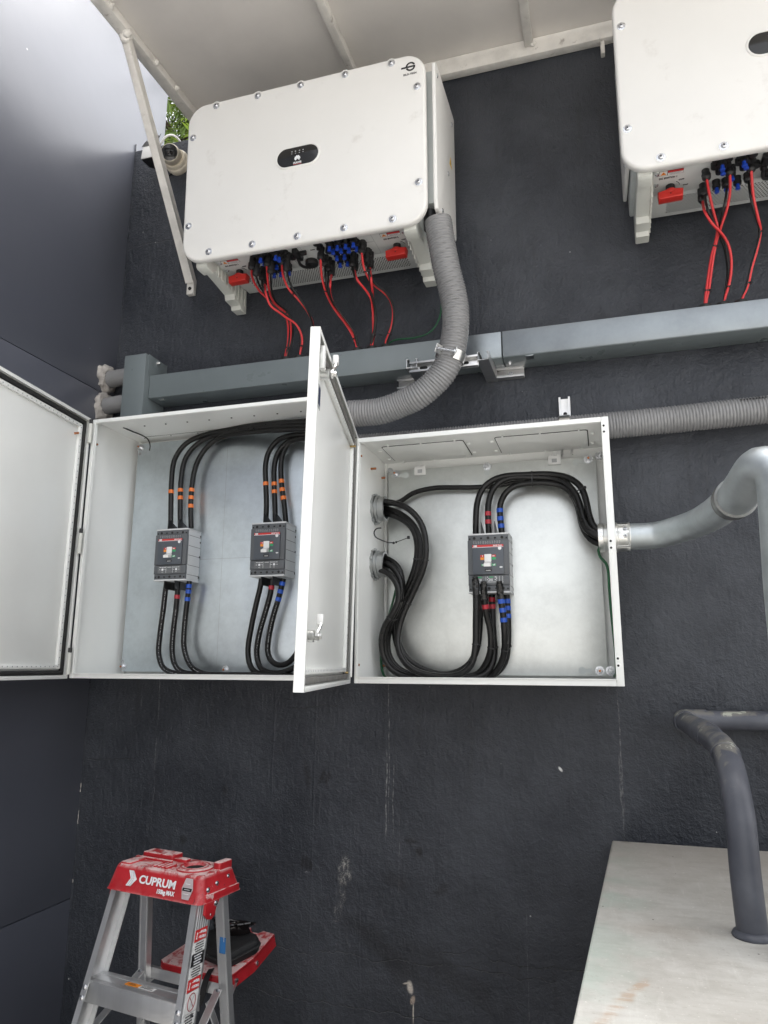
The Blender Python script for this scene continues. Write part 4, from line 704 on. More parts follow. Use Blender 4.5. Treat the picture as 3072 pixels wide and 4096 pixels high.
# metal bushings in the left wall of the smaller box
for yc,zc in ((-.150,2.369),(-.153,2.162)):
    bm=NB(); lathe(bm,(-.7925,yc,zc),(-.7,yc,zc),[(0,.0545),(.009,.0545),(.0092,.0475),(.012,.0475),(.0122,.051),(.020,.051),(.022,.0465),(.044,.0465),(.0455,.044),(.0455,.0385),(.002,.0375)],40,(False,False))
    for k in range(10):
        a=2*PI*k/10; bx(bm,-.7925,-.7835,-.006,.006,.053,.0585,.001,Matrix.Translation((0,yc,zc))@Matrix.Rotation(a,4,'X'))
    bu=obj('bushing',bm,M['zinc'],box2)
    bm=NB(); cyl(bm,(-.7921,yc,zc),(-.7905,yc,zc),.0385,28); obj('bushing_bore',bm,M['hole'],bu)
# two-screw connector through the right wall
yc,zc=-.18,2.2195
cn=thing('pipe_connector','two screw zinc connector joining the galvanised pipe to the smaller box','connector')
bm=NB(); lathe(bm,(-.0005,yc,zc),(.2,yc,zc),[(0,.041),(0,.0475),(.016,.0485),(.018,.0465),(.048,.0465)],40,(False,False)); obj('locknut',bm,M['clamp'],cn)
bm=NB(); lathe(bm,(.0507,yc,zc),(.2,yc,zc),[(0,.046),(0,.0495),(.010,.0495),(.012,.0475),(.034,.0475),(.044,.0475),(.046,.0490),(.050,.0490),(.050,.0445)],40,(False,False))
for a in (40,80,140,220,300): bx(bm,.056,.096,-.004,.004,.0468,.0495,.001,Matrix.Translation((0,yc,zc))@Matrix.Rotation(R(a),4,'X'))
obj('collar',bm,M['clamp'],cn)
for dz in (.019,-.005):
    bm=NB(); d=Vector((0,-math.cos(math.asin(dz/.0475)),dz/.0475)); p=Vector((.084,yc,zc))+d*.0468; lathe(bm,p,p+d,[(0,.0062),(.004,.0062),(.0065,.0046),(.0072,.001)],16)
    s=obj('clamp_screw',bm,M['screw'],cn); bm=NB(); bx(bm,-.0042,.0042,-.0009,.0009,.0068,.0076,0,frame(p,p+d)[0]); bx(bm,-.0009,.0009,-.0042,.0042,.0068,.0077,0,frame(p,p+d)[0]); obj('screw_cross',bm,M['screw_dark'],s)
at_base(cn,(.05,yc,zc))
# doors ------------------------------------------------------------------
def door(root,Mx,w,h,gask,rail_sides):
    bm=NB(); bx(bm,0,w,-.0235,-.0215,0,h,.0008)
    for q in ((0,.0022,-.0213,0,0,h),(w-.0022,w,-.0213,0,0,h),(.0024,w-.0024,-.0213,0,0,.0022),(.0024,w-.0024,-.0213,0,h-.0022,h)): bx(bm,*q)
    for q in ((.0024,.012,-.0022,0,.0024,h-.0024),(w-.012,w-.0024,-.0022,0,.0024,h-.0024),(.0122,w-.0122,-.0022,0,.0024,.012),(.0122,w-.0122,-.0022,0,h-.012,h-.0024)): bx(bm,*q,.0008)
    d=obj('door',bm,M['box'],root,M=Mx)
    g0,g1=.0135,.030
    bm=NB()
    for q in ((g0,g1,g0,h-g0),(w-g1,w-g0,g0,h-g0),(g1+.0003,w-g1-.0003,g0,g1),(g1+.0003,w-g1-.0003,h-g1,h-g0)): bx(bm,q[0],q[1],-.0213,-.0075,q[2],q[3],.004)
    obj('gasket',bm,gask,d)
    r0,r1=.036,.054; bm=NB()
    L=[(r0,r1,r0,h-r0),(w-r1,w-r0,r0,h-r0),(r1+.0004,w-r1-.0004,r0,r1-.004),(r1+.0004,w-r1-.0004,h-r1+.004,h-r0)]
    for q in L: bx(bm,q[0],q[1],-.0213,-.0100,q[2],q[3],.0012)
    ra=obj('stiffening_rail',bm,M['box'],d)
    bm=NB()
    n=int(h/.025)
    for k in range(1,n):
        z=h*k/n
        for x in ((r0+r1)/2,w-(r0+r1)/2): cyl(bm,(x,-.0101,z),(x,-.0097,z),.0026,8)
    n=int(w/.025)
    for k in range(2,n-1):
        x=w*k/n
        for z in (.044,h-.044): cyl(bm,(x,-.0101,z),(x,-.0097,z),.0026,8)
    obj('rail_holes',bm,M['print_grey'],ra,kind='stuff')
    return d
a1=math.atan2(-.993,.116); a2=math.atan2(-.976,.2175)
d1=door(box1,Matrix.Translation((-1.9315,-.343,1.7475))@Matrix.Rotation(a1,4,'Z'),1.005,1.020,M['gasket'],0)
d2=door(box2,Matrix.Translation((-.7965,-.361,1.743+.42))@Matrix.Rotation(a2,4,'Z')@Matrix.Rotation(R(-1.15),4,'X')@Matrix.Translation((0,0,-.42)),.852,.842,M['gasket_grey'],0)
for z in (.955,.51,.055):
    bm=NB(); cyl(bm,(.0105,.0075,z-.040),(.0105,.0075,z+.040),.0082,14,.001); hg=obj('hinge',bm,M['handle_plastic'],d1)
    bm=NB(); bx(bm,.0075,.0135,.0012,.014,z-.012,z+.012,.001); obj('hinge_leaf',bm,M['clamp'],hg); bm=NB(); cyl(bm,(.0105,.0075,z+.041),(.0105,.0075,z+.058),.007,12,.001); obj('hinge_pin',bm,M['black_plastic'],hg)
bm=NB(); cyl(bm,(.068,-.0213,.939),(.068,-.004,.939),.0045,10); obj('earth_stud',bm,M['copper'],d1)
for x,z in ((.060,.790),(.058,.034)):
    bm=NB(); cyl(bm,(x,-.0098 if z<.5 else -.0213,z),(x,-.001,z),.0038,10); obj('earth_stud',bm,M['brass'],d2)
def latch(x,z,dx,dz):
    bm=NB(); cyl(bm,(x,-.0213,z),(x,.003,z),.014,18,.001); lathe(bm,(x,.0062,z),(x,.05,z),[(0,.011),(.007,.011),(.008,.007),(.014,.007)],6)
    la=obj('latch',bm,M['clamp'],d2)
    bm=NB(); tube(bm,[(x,.012,z),(x+dx*.15,.009,z+dz*.25),(x+dx*.5,.012,z+dz*.5),(x+dx*.75,.014,z+dz*.8),(x+dx,.014,z+dz)],.0042,8,.006); obj('latch_arm',bm,M['clamp'],la)
    bm=NB(); bx(bm,x+dx-.008,x+dx+.008,.004,.019,z+dz-.008,z+dz+.018,.003); obj('latch_roller',bm,M['brk_white'],la)
latch(.700,.785,-.034,.048); latch(.765,.122,-.024,.034)
bm=NB(); bx(bm,.765,.787,-.0095,.002,.765,.825,.003); obj('latch_catch',bm,M['box'],d2)
bm=NB(); bx(bm,.690,.722,-.0213,-.0207,.690,.752); lb=obj('faded_label',bm,M['print_grey'],d2)
bm=NB()
for k in range(9): bx(bm,.692+.0032*k,.6938+.0032*k,-.0206,-.0203,.70,.745)
obj('printed_bars',bm,mat('faded_ink',(.03,.04,.09),.5),lb)
bm=NB(); bx(bm,.0245,.0365,.0005,.008,.02,.80,.002); obj('hinge_strip',bm,M['box'],d2)
for e,b in ((box1,(-1.4285,-.012,1.749)),(box2,(-.372,-.012,1.743))): at_base(e,b)
# ---------------------------------------------------------------- breakers
def breaker(label,x,z,elec):
    b=thing('circuit_breaker',label,'circuit breaker',Matrix.Translation((x,-.1605,z)),'moulded case breakers')
    bm=NB(); bx(bm,-.0715,.0715,.012,.1028,-.099,.099,.0015); bx(bm,-.0725,.0725,.001,.1028,.0992,.105,.001); bx(bm,-.0725,.0725,.001,.1028,-.105,-.0992,.001)
    bo=obj('case',bm,M['brk_body'],b)
    bm=NB()
    for zz in (.078,.036,-.002,-.042,-.080): bx(bm,.0713,.0719,.014,.1022,zz-.0007,zz+.0007); bx(bm,-.0719,-.0713,.014,.1022,zz-.0007,zz+.0007)
    for zz in (.085,.06,.0,-.085): bx(bm,.0713,.0722,.096,.1025,zz-.004,zz+.004)
    obj('case_seam',bm,M['print_black'],bo)
    bm=NB(); bx(bm,-.0705,.0705,.002,.0118,.081,.0990,.001); ts=obj('terminal_cover',bm,M['brk_dark'],b); bm=NB(); bx(bm,-.0705,.0705,.002,.0118,-.0990,-.0790,.001); obj('terminal_cover',bm,M['brk_dark'],b)
    bm=NB()
    for zz in (.0885,-.0890):
        for i in range(5): cyl(bm,(-.0485+.0243*i,.0016,zz-(i%2)*-.001),(-.0485+.0243*i,.004,zz),.0050 if i%2==0 else .0043,12)
        for xx in (-.0645,.0645): cyl(bm,(xx,.0016,zz-.002),(xx,.004,zz-.002),.0032,10)
    obj('screw_well',bm,M['hole'],ts,kind='stuff')
    bm=NB(); bx(bm,-.0720,.0720,-.002,.0118,-.0425,.0805,.0015); bx(bm,-.0715,.0715,-.001,.0118,-.0785,-.0435,.0015); fc=obj('front_cover',bm,M['brk_dark'],b)
    bm=NB(); bx(bm,-.0545,.0545,-.0085,-.0021,-.0410,.0630,.0012); fp=obj('front_panel',bm,M['brk_panel'],b)
    yf=-.0086
    bm=NB(); bx(bm,-.0540,.0540,yf-.0006,yf,.0548,.0622); bx(bm,-.0540,.0540,yf-.00055,yf,.0534,.0546); s=obj('red_stripe',bm,M['print_red'],fp)
    bm=NB(); bx(bm,-.0540,.0540,yf-.0008,yf-.0001,.0530,.0545); obj('white_line',bm,M['print_white'],fp)
    text('maker_lettering','ABB',.0068,M['print_white'],fp,front(-.0440,yf-.0008,.0585),.0135,.0006); text('maker_lettering','SACE Tmax',.0055,M['print_white'],fp,front(.0345,yf-.0008,.0585),.032,.0003)
    bm=NB(); cyl(bm,(.0415,yf-.0005,.0490),(.0415,yf,.0490),.0062,20); obj('round_seal',bm,M['print_white'],fp)
    bm=NB(); prism(bm,[(.0445+.0055*math.cos(t*PI/10),-.0175+.0026*math.sin(t*PI/10)) for t in range(20)],yf-.0005,yf+.0001); obj('oval_mark',bm,M['print_white'],fp)
    def chip(x0,x1,z0,z1,m): bm=NB(); bx(bm,x0,x1,yf-.0005,yf+.0001,z0,z1); return obj('colour_chip',bm,M[m],fp)
    chip(-.0265,-.0130,.0190,.0265,'print_red'); chip(.0130,.0270,.0190,.0265,'print_red'); chip(-.0265,-.0130,.0095,.0180,'print_orange'); chip(.0130,.0270,.0095,.0180,'print_green'); chip(-.0235,-.0130,-.0125,-.0050,'print_green'); chip(.0130,.0270,-.0125,-.0050,'print_green')
    text('switch_lettering','I',.0075,M['print_white'],fp,front(-.0185,yf-.0008,.0228),None,.0004); text('switch_lettering','on',.0078,M['print_white'],fp,front(.0190,yf-.0008,.0228),None,.0003)
    text('switch_lettering','O',.0078,M['print_white'],fp,front(-.0180,yf-.0008,-.0088),None,.0003); text('switch_lettering','off',.0078,M['print_white'],fp,front(.0200,yf-.0008,-.0088),None,.0003)
    bm=NB(); bx(bm,-.0122,.0122,yf-.005,yf-.0001,.0020,.0290,.002); tg=obj('toggle_guard',bm,M['brk_white'],fp)
    bm=NB(); prism(bm,[(yf-.0255,-.0175),(yf-.004,-.0145),(yf-.0002,-.0140),(yf-.0002,.0015),(yf-.006,.0015),(yf-.0265,-.0075)][::1],-.0120,.0120,YZ,.0015); obj('toggle',bm,M['brk_white'],tg)
    bm=NB(); bx(bm,-.0120,.0120,yf-.0006,yf+.0001,-.0315,-.0235); w=obj('rating_window',bm,M['print_black'],fp); bm=NB(); bx(bm,-.0080,.0080,yf-.0009,yf-.0007,-.0290,-.0268); obj('fine_print',bm,M['print_white'],w)
    bm=NB()
    for r_ in range(3):
        for i in range(12): bx(bm,-.0520+.0082*i,-.0520+.0082*i+random.uniform(.003,.0065),-.0026,-.0021,.0680+.0036*r_,.0693+.0036*r_)
    obj('fine_print',bm,M['print_grey'],fc)
    bm=NB(); bx(bm,-.0525,.0525,-.0022,-.0012,-.0745,-.0465); tu=obj('trip_window',bm,mat_trip,b)
    bm=NB()
    if not elec:
        for cx in (-.031,.031):
            cyl(bm,(cx,-.0030,-.0605),(cx,-.0023,-.0605),.0045,14)
            for dx in (-.012,.012): bx(bm,cx+dx-.003,cx+dx+.003,-.0027,-.0023,-.0612,-.0600)
            bx(bm,cx-.003,cx+.003,-.0027,-.0023,-.0712,-.0700)
            for k in range(3): bx(bm,cx-.014+.010*k,cx-.006+.010*k,-.0027,-.0023,-.0525,-.0508)
        for xx in (-.0155,.0145): bx(bm,xx,xx+.0008,-.0027,-.0023,-.0735,-.0475)
        bx(bm,-.009,.009,-.0027,-.0023,-.0525,-.0510)
    else:
        for cx in (-.031,.008):
            for k in range(3): bx(bm,cx-.007,cx+.006,-.0027,-.0023,-.0580-.003*k,-.0566-.003*k)
        for xx in (-.0105,.0255,.0365,.0475): bx(bm,xx,xx+.0008,-.0027,-.0023,-.0735,-.0475)
        for k in range(7): bx(bm,-.006+.0045*(k%2)+.027*(k//4),-.003+.0045*(k%2)+.027*(k//4),-.0027,-.0023,-.052-.0045*(k%4),-.049-.0045*(k%4))
        bx(bm,-.050,.050,-.0027,-.0023,-.0682,-.0672)
    obj('trip_print',bm,M['print_white'],tu)
    if elec:
        bm=NB(); bx(bm,-.038,-.024,-.0027,-.0023,-.0525,-.0490); bx(bm,.002,.015,-.0027,-.0023,-.0525,-.0490); obj('green_print',bm,M['print_green'],tu)
    for xx in (-.0240,.0240):
        bm=NB(); prism(bm,[(.004,.1052),(.100,.1052),(.100,.112),(.006,.148)][::1],xx-.0010,xx+.0010,YZ); obj('phase_barrier',bm,M['black_plastic'],b)
        bm=NB(); prism(bm,[(.008,-.137),(.100,-.137),(.100,-.1052),(.004,-.1052)],xx-.0010,xx+.0010,YZ); obj('phase_barrier',bm,M['black_plastic'],b)
    return b
mat_trip=mat('trip_window_grey',(.13,.135,.14),.25,var=.05)
breaker('leftmost of the three breakers, dark grey front with white toggle down',-1.6435,2.2315,False)
breaker('middle breaker in the larger box, beside the open door with latches',-1.2190,2.2360,False)
breaker('breaker alone in the smaller box with three taped off cable ends in front of it',-.3720,2.1525,True)
# ---------------------------------------------------------------- cables
GX=(-1.195,-1.138,-1.081,-.884,-.824,-.764,.404,.462,.518)
def cable(key,name,label,r,m,group,tape=None,tm=None,wrap=False,cat='cable',step=.018):
    if name=='solar_cable':
        e=G[key][-1]; gx=min(GX,key=lambda x:abs(x-e[0])); G[key]=G[key][:-1]+[[gx+.5*max(-.016,min(.016,e[0]-gx)),-.0985,3.056],[gx+.35*max(-.016,min(.016,e[0]-gx)),-.098,3.018]]
    P=spline(G[key],step); bm=NB(); sweep(bm,P,r,12 if r>.006 else 8)
    me=mesh(bm,name,M[m],60); o=obj(name,me,None); tag(o,label,cat,group)
    F=spline(G[key],.003)
    def near(z):
        h=len(F)//2; return min(range(len(F)),key=lambda i:abs(F[i].z-z)+(0 if (i<h)==half else 9))
    if tape:
        half = key[:2]!='p2' or key in('p2i','p2j')
        for z in tape:
            i=near(z); a=max(0,i-2); b=min(len(F)-1,i+3); bm=NB(); q=F[a:b+1]
            sweep(bm,q,r*1.075,14,(True,True)); obj('tape_band',bm,M[tm],o)
    if key in PRINT:
        bm=NB(); k=PRINT[key]
        for i in range(k,len(F)-70,1):
            if random.random()<.62:
                d=(F[i+1]-F[i]).normalized(); c=Vector((0,-2.67,1.8))-F[i]; c=(c-d*c.dot(d)).normalized(); p=F[i]+c*(r*1.01); L=random.uniform(.0010,.0024)
                bx(bm,-.0011,.0011,-.0003,.0002,-L/2,L/2,0,frame(p,p+d,c)[0])
        obj('jacket_print',bm,M['print_grey'],o,kind='stuff',smooth=0)
    if wrap:
        q=F[-20:]; e=(q[-1]-q[-2]).normalized(); q=q+[q[-1]+e*.004,q[-1]+e*.007]
        n=len(q); sd_=random.random()*50
        bm=NB(); sweep(bm,q,r,14,(True,True),rf=lambda s,a:r*(1.06+.16*noise.noise(Vector((s*70+sd_,math.cos(a)*1.6,math.sin(a)*1.6))))*(1 if s<.056 else .8))
        obj('tape_wrap',bm,M['tape_black'],o,smooth=25)
    return o
PRINT={'p1g':14,'p1h':38,'p1i':46,'p1k':30,'p1l':34}
PR=.0108; PG='black power cables in the open boxes'
for k,l,tm in (('p1a','black power cable rising from the leftmost breaker with a single orange band','tape_orange'),('p1b','black power cable rising from the leftmost breaker with two orange bands','tape_orange'),('p1c','black power cable rising from the leftmost breaker with three orange bands','tape_orange'),('p1d','black power cable rising from the middle breaker with a single orange band','tape_orange'),('p1e','black power cable rising from the middle breaker with two orange bands','tape_orange'),('p1f','black power cable rising from the middle breaker with three orange bands','tape_orange'),
 ('p1g','plain black power cable without bands looping below the leftmost breaker',None),('p1h','black power cable with one red band looping below the leftmost breaker','tape_red'),('p1i','black power cable with three blue bands below the leftmost breaker','tape_blue'),('p1j','plain black power cable without bands hanging below the middle breaker',None),('p1k','black power cable with one red band hanging below the middle breaker','tape_red'),('p1l','black power cable with three blue bands below the middle breaker','tape_blue')):
    cable(k,'power_cable',l,PR,'power_cable',PG,TZ.get(k),tm)
for k,l,tm,wr in (('p2a','black cable without bands ending in crumpled tape in front of the lone breaker',None,1),('p2b','black cable hidden behind the plain taped one, ending under the lone breaker',None,0),('p2c','black cable with one red band and crumpled taped end before the lone breaker','tape_red',1),('p2d','black cable with two red bands entering the lone breaker from below','tape_red',0),('p2e','black cable with three wide blue bands and crumpled taped end by the lone breaker','tape_blue',1),('p2f','rightmost black cable with three narrow blue bands going up into the lone breaker','tape_blue',0),('p2g','single black cable arching from the upper bushing across the plate to the pipe connector',None,0),('p2h','outermost plain black cable arching from the lone breaker top to the pipe connector',None,0),('p2i','black cable with two red bands arching from the lone breaker top to the pipe connector','tape_red',0),('p2j','black cable with three blue bands arching from the lone breaker top to the pipe connector','tape_blue',0),('p2k','short black cable tucked under the arch beside the pipe connector',None,0)):
    cable(k,'power_cable',l,.0112 if k!='p2g' else .0095,'power_cable',PG,TZ.get(k),tm,bool(wr))
GG='green earth wires'
cable('gw1','earth_wire','green earth wire drooping from the inverter foot to the trunking beside the ribbed conduit',.0033,'green_cable',GG,cat='wire')
cable('gw2','earth_wire','green earth wire behind the black cables at the lower left of the smaller box',.0042,'green_cable',GG,cat='wire')
cable('gw3','earth_wire','green earth wire running down inside the right edge of the smaller box',.0045,'green_cable',GG,cat='wire')
RG='red solar string cables'; BG='black solar string cables'; RR=.0046
for k,l in (('v1','leftmost red solar cable under the left inverter, curving down in front of the others'),('v2','second red solar cable from the left under the left inverter, joining the leftmost one'),('v3','short red solar cable from the rear connector of the left group, looping right alone'),('v4','red solar cable that runs down behind the top of the open door'),('v5','red solar cable at the left end of the right hand connector group, slanting down right'),('v6','red solar cable starting lowest at the rear left of the right hand connector group'),('v7','red solar cable in the middle of the right hand connector group, tied with black cables'),('v8','red solar cable bulging furthest right, next to the green earth wire'),('v9','mostly hidden red solar cable behind the one that bulges furthest right'),('w1','red solar cable starting leftmost under the right inverter and crossing its neighbour'),('w2','red solar cable under the right inverter that crosses down to the left'),('w3','red solar cable under the right inverter from the rear connector, running with a black one'),('w4','red solar cable under the right inverter standing apart on the right with a kink')):
    cable(k,'solar_cable',l,RR,'red_cable',RG,step=.012)
for k,l in (('b1','black solar cable beside the leftmost red one under the left inverter'),('b2','black solar cable following the second red one under the left inverter'),('b3','black solar cable from the rear connector of the left group'),('b4','black solar cable paired with the red one that passes behind the open door'),('b5','black solar cable paired with the red one at the left end of the right group'),('b6','second black solar cable from the left in the right hand connector group'),('b7','black solar cable in the middle of the right hand connector group'),('b8','black solar cable hugging the red one that bulges furthest right'),('b9','black solar cable dropping behind the red one that bulges furthest right'),('x1','black solar cable under the right inverter that swings right after the crossing'),('x2','black solar cable under the right inverter crossing behind the red ones'),('x3','black solar cable paired with the kinked red one under the right inverter')):
    cable(k,'solar_cable',l,.0042,'black_cable',BG,step=.012)
def hull_band(c,d,pts,pad,w=.0045):
    # a strap pulled tight round several cables: convex outline of their sections
    d=d.normalized(); a=Vector((0,0,1)) if abs(d.z)<.8 else Vector((1,0,0)); u=(a-d*a.dot(d)).normalized(); v=d.cross(u); Q=[]
    for p in pts:
        q=p-c; Q+=[(q.dot(u)+pad*math.cos(2*PI*k/14),q.dot(v)+pad*math.sin(2*PI*k/14)) for k in range(14)]
    Q=sorted(set(Q)); H=[]
    for seq in (Q,Q[::-1]):
        L=[]
        for q in seq:
            while len(L)>1 and (L[-1][0]-L[-2][0])*(q[1]-L[-2][1])-(L[-1][1]-L[-2][1])*(q[0]-L[-2][0])<=0: L.pop()
            L.append(q)
        H+=L[:-1]
    bm=NB(); O_=inset(H,-.0013); P3=lambda q,t:c+u*q[0]+v*q[1]+d*t
    rings(bm,[[P3(q,t) for q in X] for X,t in ((H,-w/2),(O_,-w/2),(O_,w/2),(H,w/2))],(False,False))
    k=max(range(len(O_)),key=lambda i:P3(O_[i],0).x-P3(O_[i],0).y*1.0); p=P3(O_[k],0); n=(p-c).normalized()
    bx(bm,-.0032,.0032,-.0028,.0028,-.001,.0045,.0008,frame(p,p+n,d)[0]); return bm
def tie(keys,z,label,half=None,pad=.0052):
    pts=[]
    for k in keys:
        F=spline(G[k],.01); H=F if half is None else (F[:len(F)//2] if half==0 else F[int(len(F)*.64):]); pts.append(min(H,key=lambda p:abs(p.z-z)))
    c=sum(pts,Vector())/len(pts); F=spline(G[keys[0]],.01); H=F if half is None else (F[:len(F)//2] if half==0 else F[int(len(F)*.64):]); i=min(range(1,len(H)-1),key=lambda i:abs(H[i].z-z))
    tag(obj('cable_tie',hull_band(c,H[i+1]-H[i-1],pts,pad),M['black_plastic']),label,'cable tie','small black cable ties')
tie(('v1','v2'),3.235,'small black cable tie round the two leftmost red cables where they meet'); tie(('v1','v2'),3.085,'small black cable tie round the two leftmost red cables just above the trunking'); tie(('v3','b3'),3.085,'small black cable tie above the trunking on the pair next to the leftmost two')
tie(('v4','b4'),3.26,'small black cable tie on the pair that passes behind the open door'); tie(('v5','b5'),3.245,'small black cable tie on the pair slanting down at the left of the right group'); tie(('v5','b5'),3.09,'small black cable tie above the first grommet right of the open door'); tie(('v7','b7'),3.09,'small black cable tie above the middle grommet right of the open door')
tie(('v8','b8'),3.285,'small black cable tie on the pair bulging furthest right'); tie(('v8','b8'),3.085,'small black cable tie beside the green earth wire end on the trunking'); tie(('w1','w2'),3.238,'small black cable tie where the red cables cross under the right inverter'); tie(('w1','w2'),3.10,'small black cable tie above the left grommet below the right inverter'); tie(('w3','x1'),3.10,'small black cable tie above the middle grommet below the right inverter'); tie(('w4','x3'),3.25,'small black cable tie at the kink of the rightmost red cable'); tie(('w4','x3'),3.10,'small black cable tie above the right grommet below the right inverter')
def midtie(keys,z,half,label,pad=.0118): tie(keys,z,label,half,pad)
midtie(('p2a','p2c'),2.175,0,'black cable tie round the thick cables curving below the upper bushing'); midtie(('p2a','p2c'),2.022,0,'black cable tie low on the slanting thick cables left of the lone breaker'); midtie(('p2d','p2f'),1.965,0,'black cable tie on the thick cables beside the green wire at the lower left'); midtie(('p2a','p2b'),1.872,1,'black cable tie round the left pair of cables below the lone breaker'); midtie(('p2c','p2d'),1.862,1,'black cable tie round the middle pair of cables below the lone breaker'); midtie(('p2e','p2f'),1.862,1,'black cable tie round the right pair of cables below the lone breaker')
midtie(('p2h','p2j'),2.395,1,'black cable tie on the cables bending down to the pipe connector',.012)
pts=[min(spline(G[k],.01),key=lambda p:abs(p.x+.213)+(9 if p.z<2.3 else 0)) for k in ('p2h','p2i','p2j','p2g')]; c=sum(pts,Vector())/4
tag(obj('cable_tie',hull_band(c,Vector((1,0,.02)),pts,.0118),M['black_plastic']),'black cable tie upright round the arch of cables above the lone breaker','cable tie','small black cable ties')
bm=NB(); tube(bm,[(-.7492,-.206,2.286),(-.766,-.21,2.284),(-.775,-.21,2.272),(-.772,-.205,2.256),(-.755,-.20,2.245),(-.73,-.19,2.236),(-.712,-.185,2.234)],.0024,6,.006); bmesh.ops.create_icosphere(bm,subdivisions=2,radius=.005,matrix=Matrix.Translation((-.709,-.185,2.2335))); tag(obj('cable_tie',bm,M['black_plastic']),'curled loose end of a cable tie between the two bushings','cable tie','small black cable ties')
bm=NB(); bar(bm,(-.722,-.100,2.251),(-.676,-.098,2.266),.0045,.002); bmesh.ops.create_icosphere(bm,subdivisions=2,radius=.0045,matrix=Matrix.Translation((-.723,-.1,2.2507))); bx(bm,-.681,-.671,-.103,-.094,2.261,2.272,.001); tag(obj('cable_tie',bm,M['black_plastic']),'short straight stub of a cable tie pointing right between the two bushings','cable tie','small black cable ties')
# ---------------------------------------------------------------- trunking
tr=thing('cable_trunking','long grey metal trunking across the wall under the inverters with an upright end box','trunking')
YF,ZB,ZT=-.126,2.924,3.029
bm=NB(); bx(bm,-1.8285,-.3075,YF,-.003,ZB,ZT,.003); t1=obj('trunk_section',bm,M['trunk'],tr)
bm=NB(); bx(bm,-.3045,2.4,YF-.0006,-.003,ZB,ZT,.003); t2=obj('trunk_section',bm,M['trunk'],tr); t2['label']='paler brushed right hand section with a lid seam'
bm=NB(); bx(bm,-.3035,2.4,YF-.0026,YF-.0009,ZB+.003,ZT-.001,.0008); obj('lid',bm,M['trunk_galv'],t2)
bm=NB(); bx(bm,-.47,-.309,YF-.0020,YF-.0004,ZB+.004,ZT-.001,.0008); obj('joint_cover',bm,M['trunk_galv'],t1)
bm=NB(); bx(bm,-1.938,-1.8300,-.160,-.003,2.836,3.119,.003); eb=obj('end_box',bm,M['trunk'],tr)
bm=NB(); bx(bm,-1.8297,-1.8282,-.142,-.002,3.030,3.122,.0006); bx(bm,-1.8281,-1.8277,-.125,-.112,3.083,3.094); obj('box_flange',bm,M['trunk'],eb)
bm=NB(); lathe(bm,(-1.8281,-.075,3.106),(-1.8,-.075,3.106),[(0,.0085),(.002,.008),(.0022,.0055),(.009,.0052),(.012,.003)],12); obj('box_bolt',bm,M['clamp'],eb)
bm=NB(); bx(bm,-1.79,-1.765,-.105,-.092,2.9195,2.9238,.001); obj('lid_tongue',bm,M['clamp'],t1)
bm=NB(); bx(bm,-.222,-.192,YF-.002,-.092,2.9185,2.9238,.002); obj('lid_tongue',bm,M['trunk_galv'],t2)
bm=NB(); lathe(bm,(-.285,-.075,2.9238),(-.285,-.075,2.8),[(0,.008),(.002,.0075),(.0022,.0052),(.007,.005),(.010,.0028)],12); obj('joint_bolt',bm,M['screw'],t2)
bm=NB(); lathe(bm,(-1.02,-.06,2.9239),(-1.02,-.06,2.9),[(0,.016),(.001,.0155)],24); lathe(bm,(.31,-.06,2.9239),(.31,-.06,2.9),[(0,.016),(.001,.0155)],24); obj('knockout',bm,M['trunk'],t1)
for x in GX:
    bm=NB(); lathe(bm,(x,-.099,3.0292),(x,-.099,3.1),[(0,.0245),(.008,.0245),(.013,.0225),(.015,.019),(.009,.0165),(.0006,.015)],26); obj('grommet',bm,M['grommet'],tr)
at_base(tr,(-.3,0,2.924))
# ---------------------------------------------------------------- conduits
def ribbed(name,label,pts,r,group,pitch=.0104,amp=.0026,seg=28,extra=None):
    P=spline(pts,pitch/4.6); bm=NB()
    def rf(s,a):
        c=math.cos(2*PI*(s/pitch)-a); return r-amp*.9+amp*(abs((c+1)/2)**.6)*1.5+.0006*noise.noise(Vector((s*17,math.cos(a),math.sin(a))))
    sweep(bm,P,r,seg,(True,True),rf); o=obj(name,bm,M['conduit'],smooth=75); return tag(o,label,'conduit',group)
CG='grey ribbed flexible conduits'
c1=ribbed('ribbed_conduit','thick grey ribbed conduit bending from the left inverter down to the larger box',G['cd1'],.0485,CG)
bm=NB(); lathe(bm,(-.9268,-.25,2.7080),(-.85,-.25,2.7150),[(0,.043),(0,.052),(.014,.052),(.016,.048),(.05,.048)],6,(False,False)); obj('conduit_nut',bm,M['conduit'],c1)
bm=NB(); cyl(bm,(-.528,-.335,3.36),(-.528,-.335,3.44),.024,20,.004); obj('conduit_gland',bm,M['black_plastic'],c1)
c2=ribbed('ribbed_conduit','thick grey ribbed conduit running level along the wall behind the smaller box',[(-.925,-.083,2.640),(-.6,-.083,2.636),(-.2,-.083,2.638),(.17,-.080,2.641),(.57,-.078,2.650),(1.2,-.076,2.668)],.0475,CG)
bm=NB()
P=[Vector((.485,-.080-.0492*math.sin(R(52)),2.648+.0492*math.cos(R(52)))),Vector((.56,-.079-.0492*math.sin(R(52)),2.650+.0492*math.cos(R(52))))]
for k in range(9):
    p=P[0].lerp(P[1],k/8); bx(bm,-.002,.003,-.0035,.0035,-.0004,.0006,0,frame(p,p+Vector((0,-math.sin(R(52)),math.cos(R(52)))))[0])
obj('printed_marks',bm,M['print_black'],c2)
